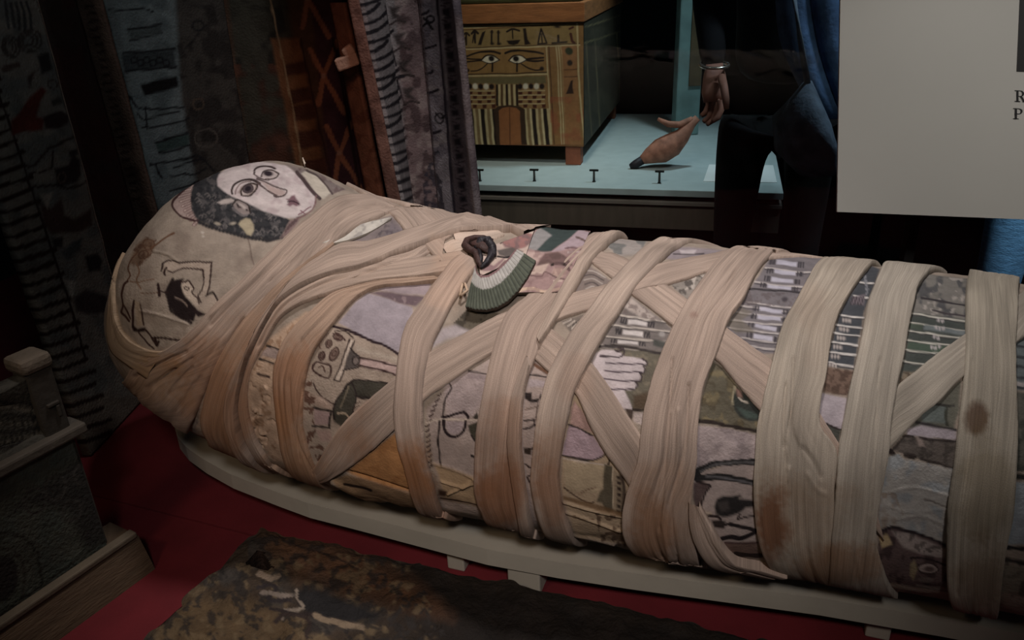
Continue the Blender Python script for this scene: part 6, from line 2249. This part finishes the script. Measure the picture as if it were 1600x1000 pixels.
def visitor(name, label, X, Y, yaw, m_top, m_leg, stride=.16, arm=(.08, .02, 0.)):
    """a standing or walking adult, 1.70 m tall"""
    t = thing(name, label, 'person', (X, Y, FLOOR))
    c, s = math.cos(yaw), math.sin(yaw)

    def W(l, f, z):                     # l to the figure's own left/right in the picture, f away from the viewer
        return Vector((X + l * c - f * s, Y + l * s + f * c, FLOOR + z))
    J, E = {}, []
    J['pelvis'] = (W(0, 0, .94), .155, .115)
    J['waist'] = (W(0, 0, 1.08), .140, .105)
    J['chest'] = (W(0, -.01, 1.26), .165, .120)
    J['shoulders'] = (W(0, 0, 1.40), .120, .085)
    J['neck'] = (W(0, 0, 1.47), .055, .055)
    E += [('pelvis', 'waist'), ('waist', 'chest'), ('chest', 'shoulders'), ('shoulders', 'neck')]
    for k, sg in (('l', -1), ('r', 1)):
        J['sh' + k] = (W(.185 * sg, 0, 1.39), .062, .062)
        J['el' + k] = (W((.225 + arm[1]) * sg, .05, 1.14 + arm[2]), .048, .048)
        J['wr' + k] = (W((.215 + arm[1]) * sg, -arm[0], .90 + arm[2] * 1.8), .034, .034)
        E += [('shoulders', 'sh' + k), ('sh' + k, 'el' + k), ('el' + k, 'wr' + k)]
    top = skin_body('jacket', J, E, m_top, t)
    G, E2 = {}, []
    G['hips'] = (W(0, 0, .95), .150, .110)
    for k, sg in (('l', -1), ('r', 1)):
        G['hip' + k] = (W(.095 * sg, 0, .80), .072, .080)
        G['kn' + k] = (W(.095 * sg + stride * sg * .35, stride * sg * .3, .48), .048, .054)
        G['an' + k] = (W(.10 * sg + stride * sg * .6, stride * sg * .6 + .02, .09), .048, .050)
        E2 += [('hips', 'hip' + k), ('hip' + k, 'kn' + k), ('kn' + k, 'an' + k)]
    skin_body('trousers', G, E2, m_leg, t)
    for k, sg in (('l', -1), ('r', 1)):
        a = G['an' + k][0]
        bm = bmesh.new()
        f = Vector((-math.sin(yaw + .2 * sg), -math.cos(yaw), 0)).normalized() * -1
        f = Vector((s, -c, 0))
        tube(bm, [Vector((a.x, a.y, FLOOR + .045)) - f * .07, Vector((a.x, a.y, FLOOR + .050)), Vector((a.x, a.y, FLOOR + .042)) + f * .10, Vector((a.x, a.y, FLOOR + .030)) + f * .17], [.035, .044, .044, .028], 12, .95)
        bmobj('shoe', bm, m_cloth, t, True)
        hand_mesh('hand', J['wr' + k][0] + Vector((0, 0, .015)), Vector((.05 * -sg, -.12, -1)), Vector((sg * -.4, -1, 0)), m_skin, t)
    # head with face and hair
    hc = W(0, -.01, 1.59)
    bm = bmesh.new()
    bmesh.ops.create_uvsphere(bm, u_segments=32, v_segments=24, radius=1.)
    fx = Vector((s, -c, 0))
    sx = Vector((c, s, 0))
    for v in bm.verts:
        x, y, z = v.co
        w_ = 1 - .22 * max(0, -z) ** 1.5
        v.co = hc + sx * (x * .075 * w_) + fx * (-y * .095 * w_ + (.012 if y < 0 and z < -.3 else 0)) + EZ * (z * .115)
    bmobj('head', bm, m_skin, t, True)
    bm = bmesh.new()
    tube(bm, [hc + fx * .090 + EZ * .02, hc + fx * .104 - EZ * .01, hc + fx * .112 - EZ * .028, hc + fx * .094 - EZ * .034], [.006, .009, .013, .008], 8)
    bmobj('nose', bm, m_skin, t, True)
    for sg in (-1, 1):
        bm = bmesh.new()
        tube(bm, [hc + sx * (.022 * sg) + fx * .088 + EZ * .008, hc + sx * (.036 * sg) + fx * .086 + EZ * .010, hc + sx * (.046 * sg) + fx * .080 + EZ * .008], [.004, .008, .004], 8)
        bmobj('eye', bm, m_hair, t, True)
        bm = bmesh.new()
        tube(bm, [hc + sx * (.074 * sg) + EZ * .025, hc + sx * (.082 * sg) + EZ * .005, hc + sx * (.074 * sg) - EZ * .03], [.006, .014, .006], 8)
        bmobj('ear', bm, m_skin, t, True)
    bm = bmesh.new()
    tube(bm, [hc + sx * -.024 + fx * .084 - EZ * .062, hc + fx * .092 - EZ * .060, hc + sx * .024 + fx * .084 - EZ * .062], [.003, .007, .003], 8)
    bmobj('mouth', bm, mat('lips', (150, 84, 78), .5, .05, 30, 0), t, True)
    bm = bmesh.new()
    bmesh.ops.create_uvsphere(bm, u_segments=32, v_segments=24, radius=1.)
    for v in bm.verts:
        x, y, z = v.co
        v.co = hc + EZ * .022 + sx * (x * .083) + fx * (-y * .098 - .016) + EZ * (max(z, -.45) * .112)
    bmobj('hair', bm, m_hair, t, True)
    return t, J, G, W


X1 = at_y(1210, 250, 2.24).x
t1, J1, G1, W1 = visitor('person', 'person in black walking past behind the glass with blue denim over one arm', X1, 2.24, math.radians(-6), m_cloth, m_cloth, .03, (.10, -.015, .06))
# denim garment carried over the right arm
bm = bmesh.new()
dn = []
for i in range(9):
    u = i / 8
    row = []
    for j in range(13):
        v = j / 12
        px = 1200 + 4 * u + (1345 - 1204) * v * (.75 + .25 * u) + 84 * u * u * (1 - v * .6)
        py = -80 + 262 * u + 16 * math.sin(v * 3) - 10 * v
        P = at_y(px, py, 1.975 + .03 * math.sin(v * 14 + u * 3) + .05 * (v - .5) ** 2)
        row.append(bm.verts.new(P))
    dn.append(row)
for a, b in zip(dn[:-1], dn[1:]):
    for j in range(12):
        bm.faces.new((a[j], a[j + 1], b[j + 1], b[j]))
o = bmobj('denim_garment', bm, m_denim, t1, True, 'blue denim draped over the arm')
md = o.modifiers.new('thickness', 'SOLIDIFY')
md.thickness = .02
md = o.modifiers.new('smooth', 'SUBSURF')
md.levels = md.render_levels = 2
# cloth bag
bag = thing('shoulder_bag', 'dark grey-blue cloth bag hanging beside the walking person in black', 'bag', at_y(1250, 200, 1.87))
bm = bmesh.new()
tube(bm, [at_y(1262, 128, 1.86), at_y(1258, 150, 1.86), at_y(1252, 190, 1.86), at_y(1256, 228, 1.86), at_y(1272, 256, 1.87), at_y(1296, 264, 1.875)], [.020, .050, .105, .105, .075, .03], 20, .55)
for v in bm.verts:
    v.co += Vector((0, -.012 * math.sin(v.co.x * 60 + v.co.z * 30), .004 * math.sin(v.co.x * 90)))
bmobj('sack', bm, m_bag, bag, True)
bm = bmesh.new()
tube(bm, [at_y(1262, 132, 1.855), at_y(1250, 60, 1.84), at_y(1236, -40, 1.85), at_y(1224, -130, 1.95)], .010, 8, .5)
bmobj('strap', bm, m_bag, bag, True)
# bracelet on the near wrist
wr0 = J1['wrl'][0]
bm = bmesh.new()
ring_ = [wr0 + EZ * .012 + Vector((.036 * math.cos(a), .036 * math.sin(a), .004 * math.sin(a))) for a in np.linspace(0, 2 * np.pi, 20)]
tube(bm, ring_, .0045, 6)
bmobj('bracelet', bm, mat('silver_bracelet', (220, 214, 200), .25, .05, 20, 0, metal=.9), t1, True)
X2 = at_y(1566, 380, 1.92).x + .10
visitor('person', 'person in light blue jeans standing behind the text panel', X2, 1.92, math.radians(10), m_cloth, m_jean, .12, (.03, 0, 0))
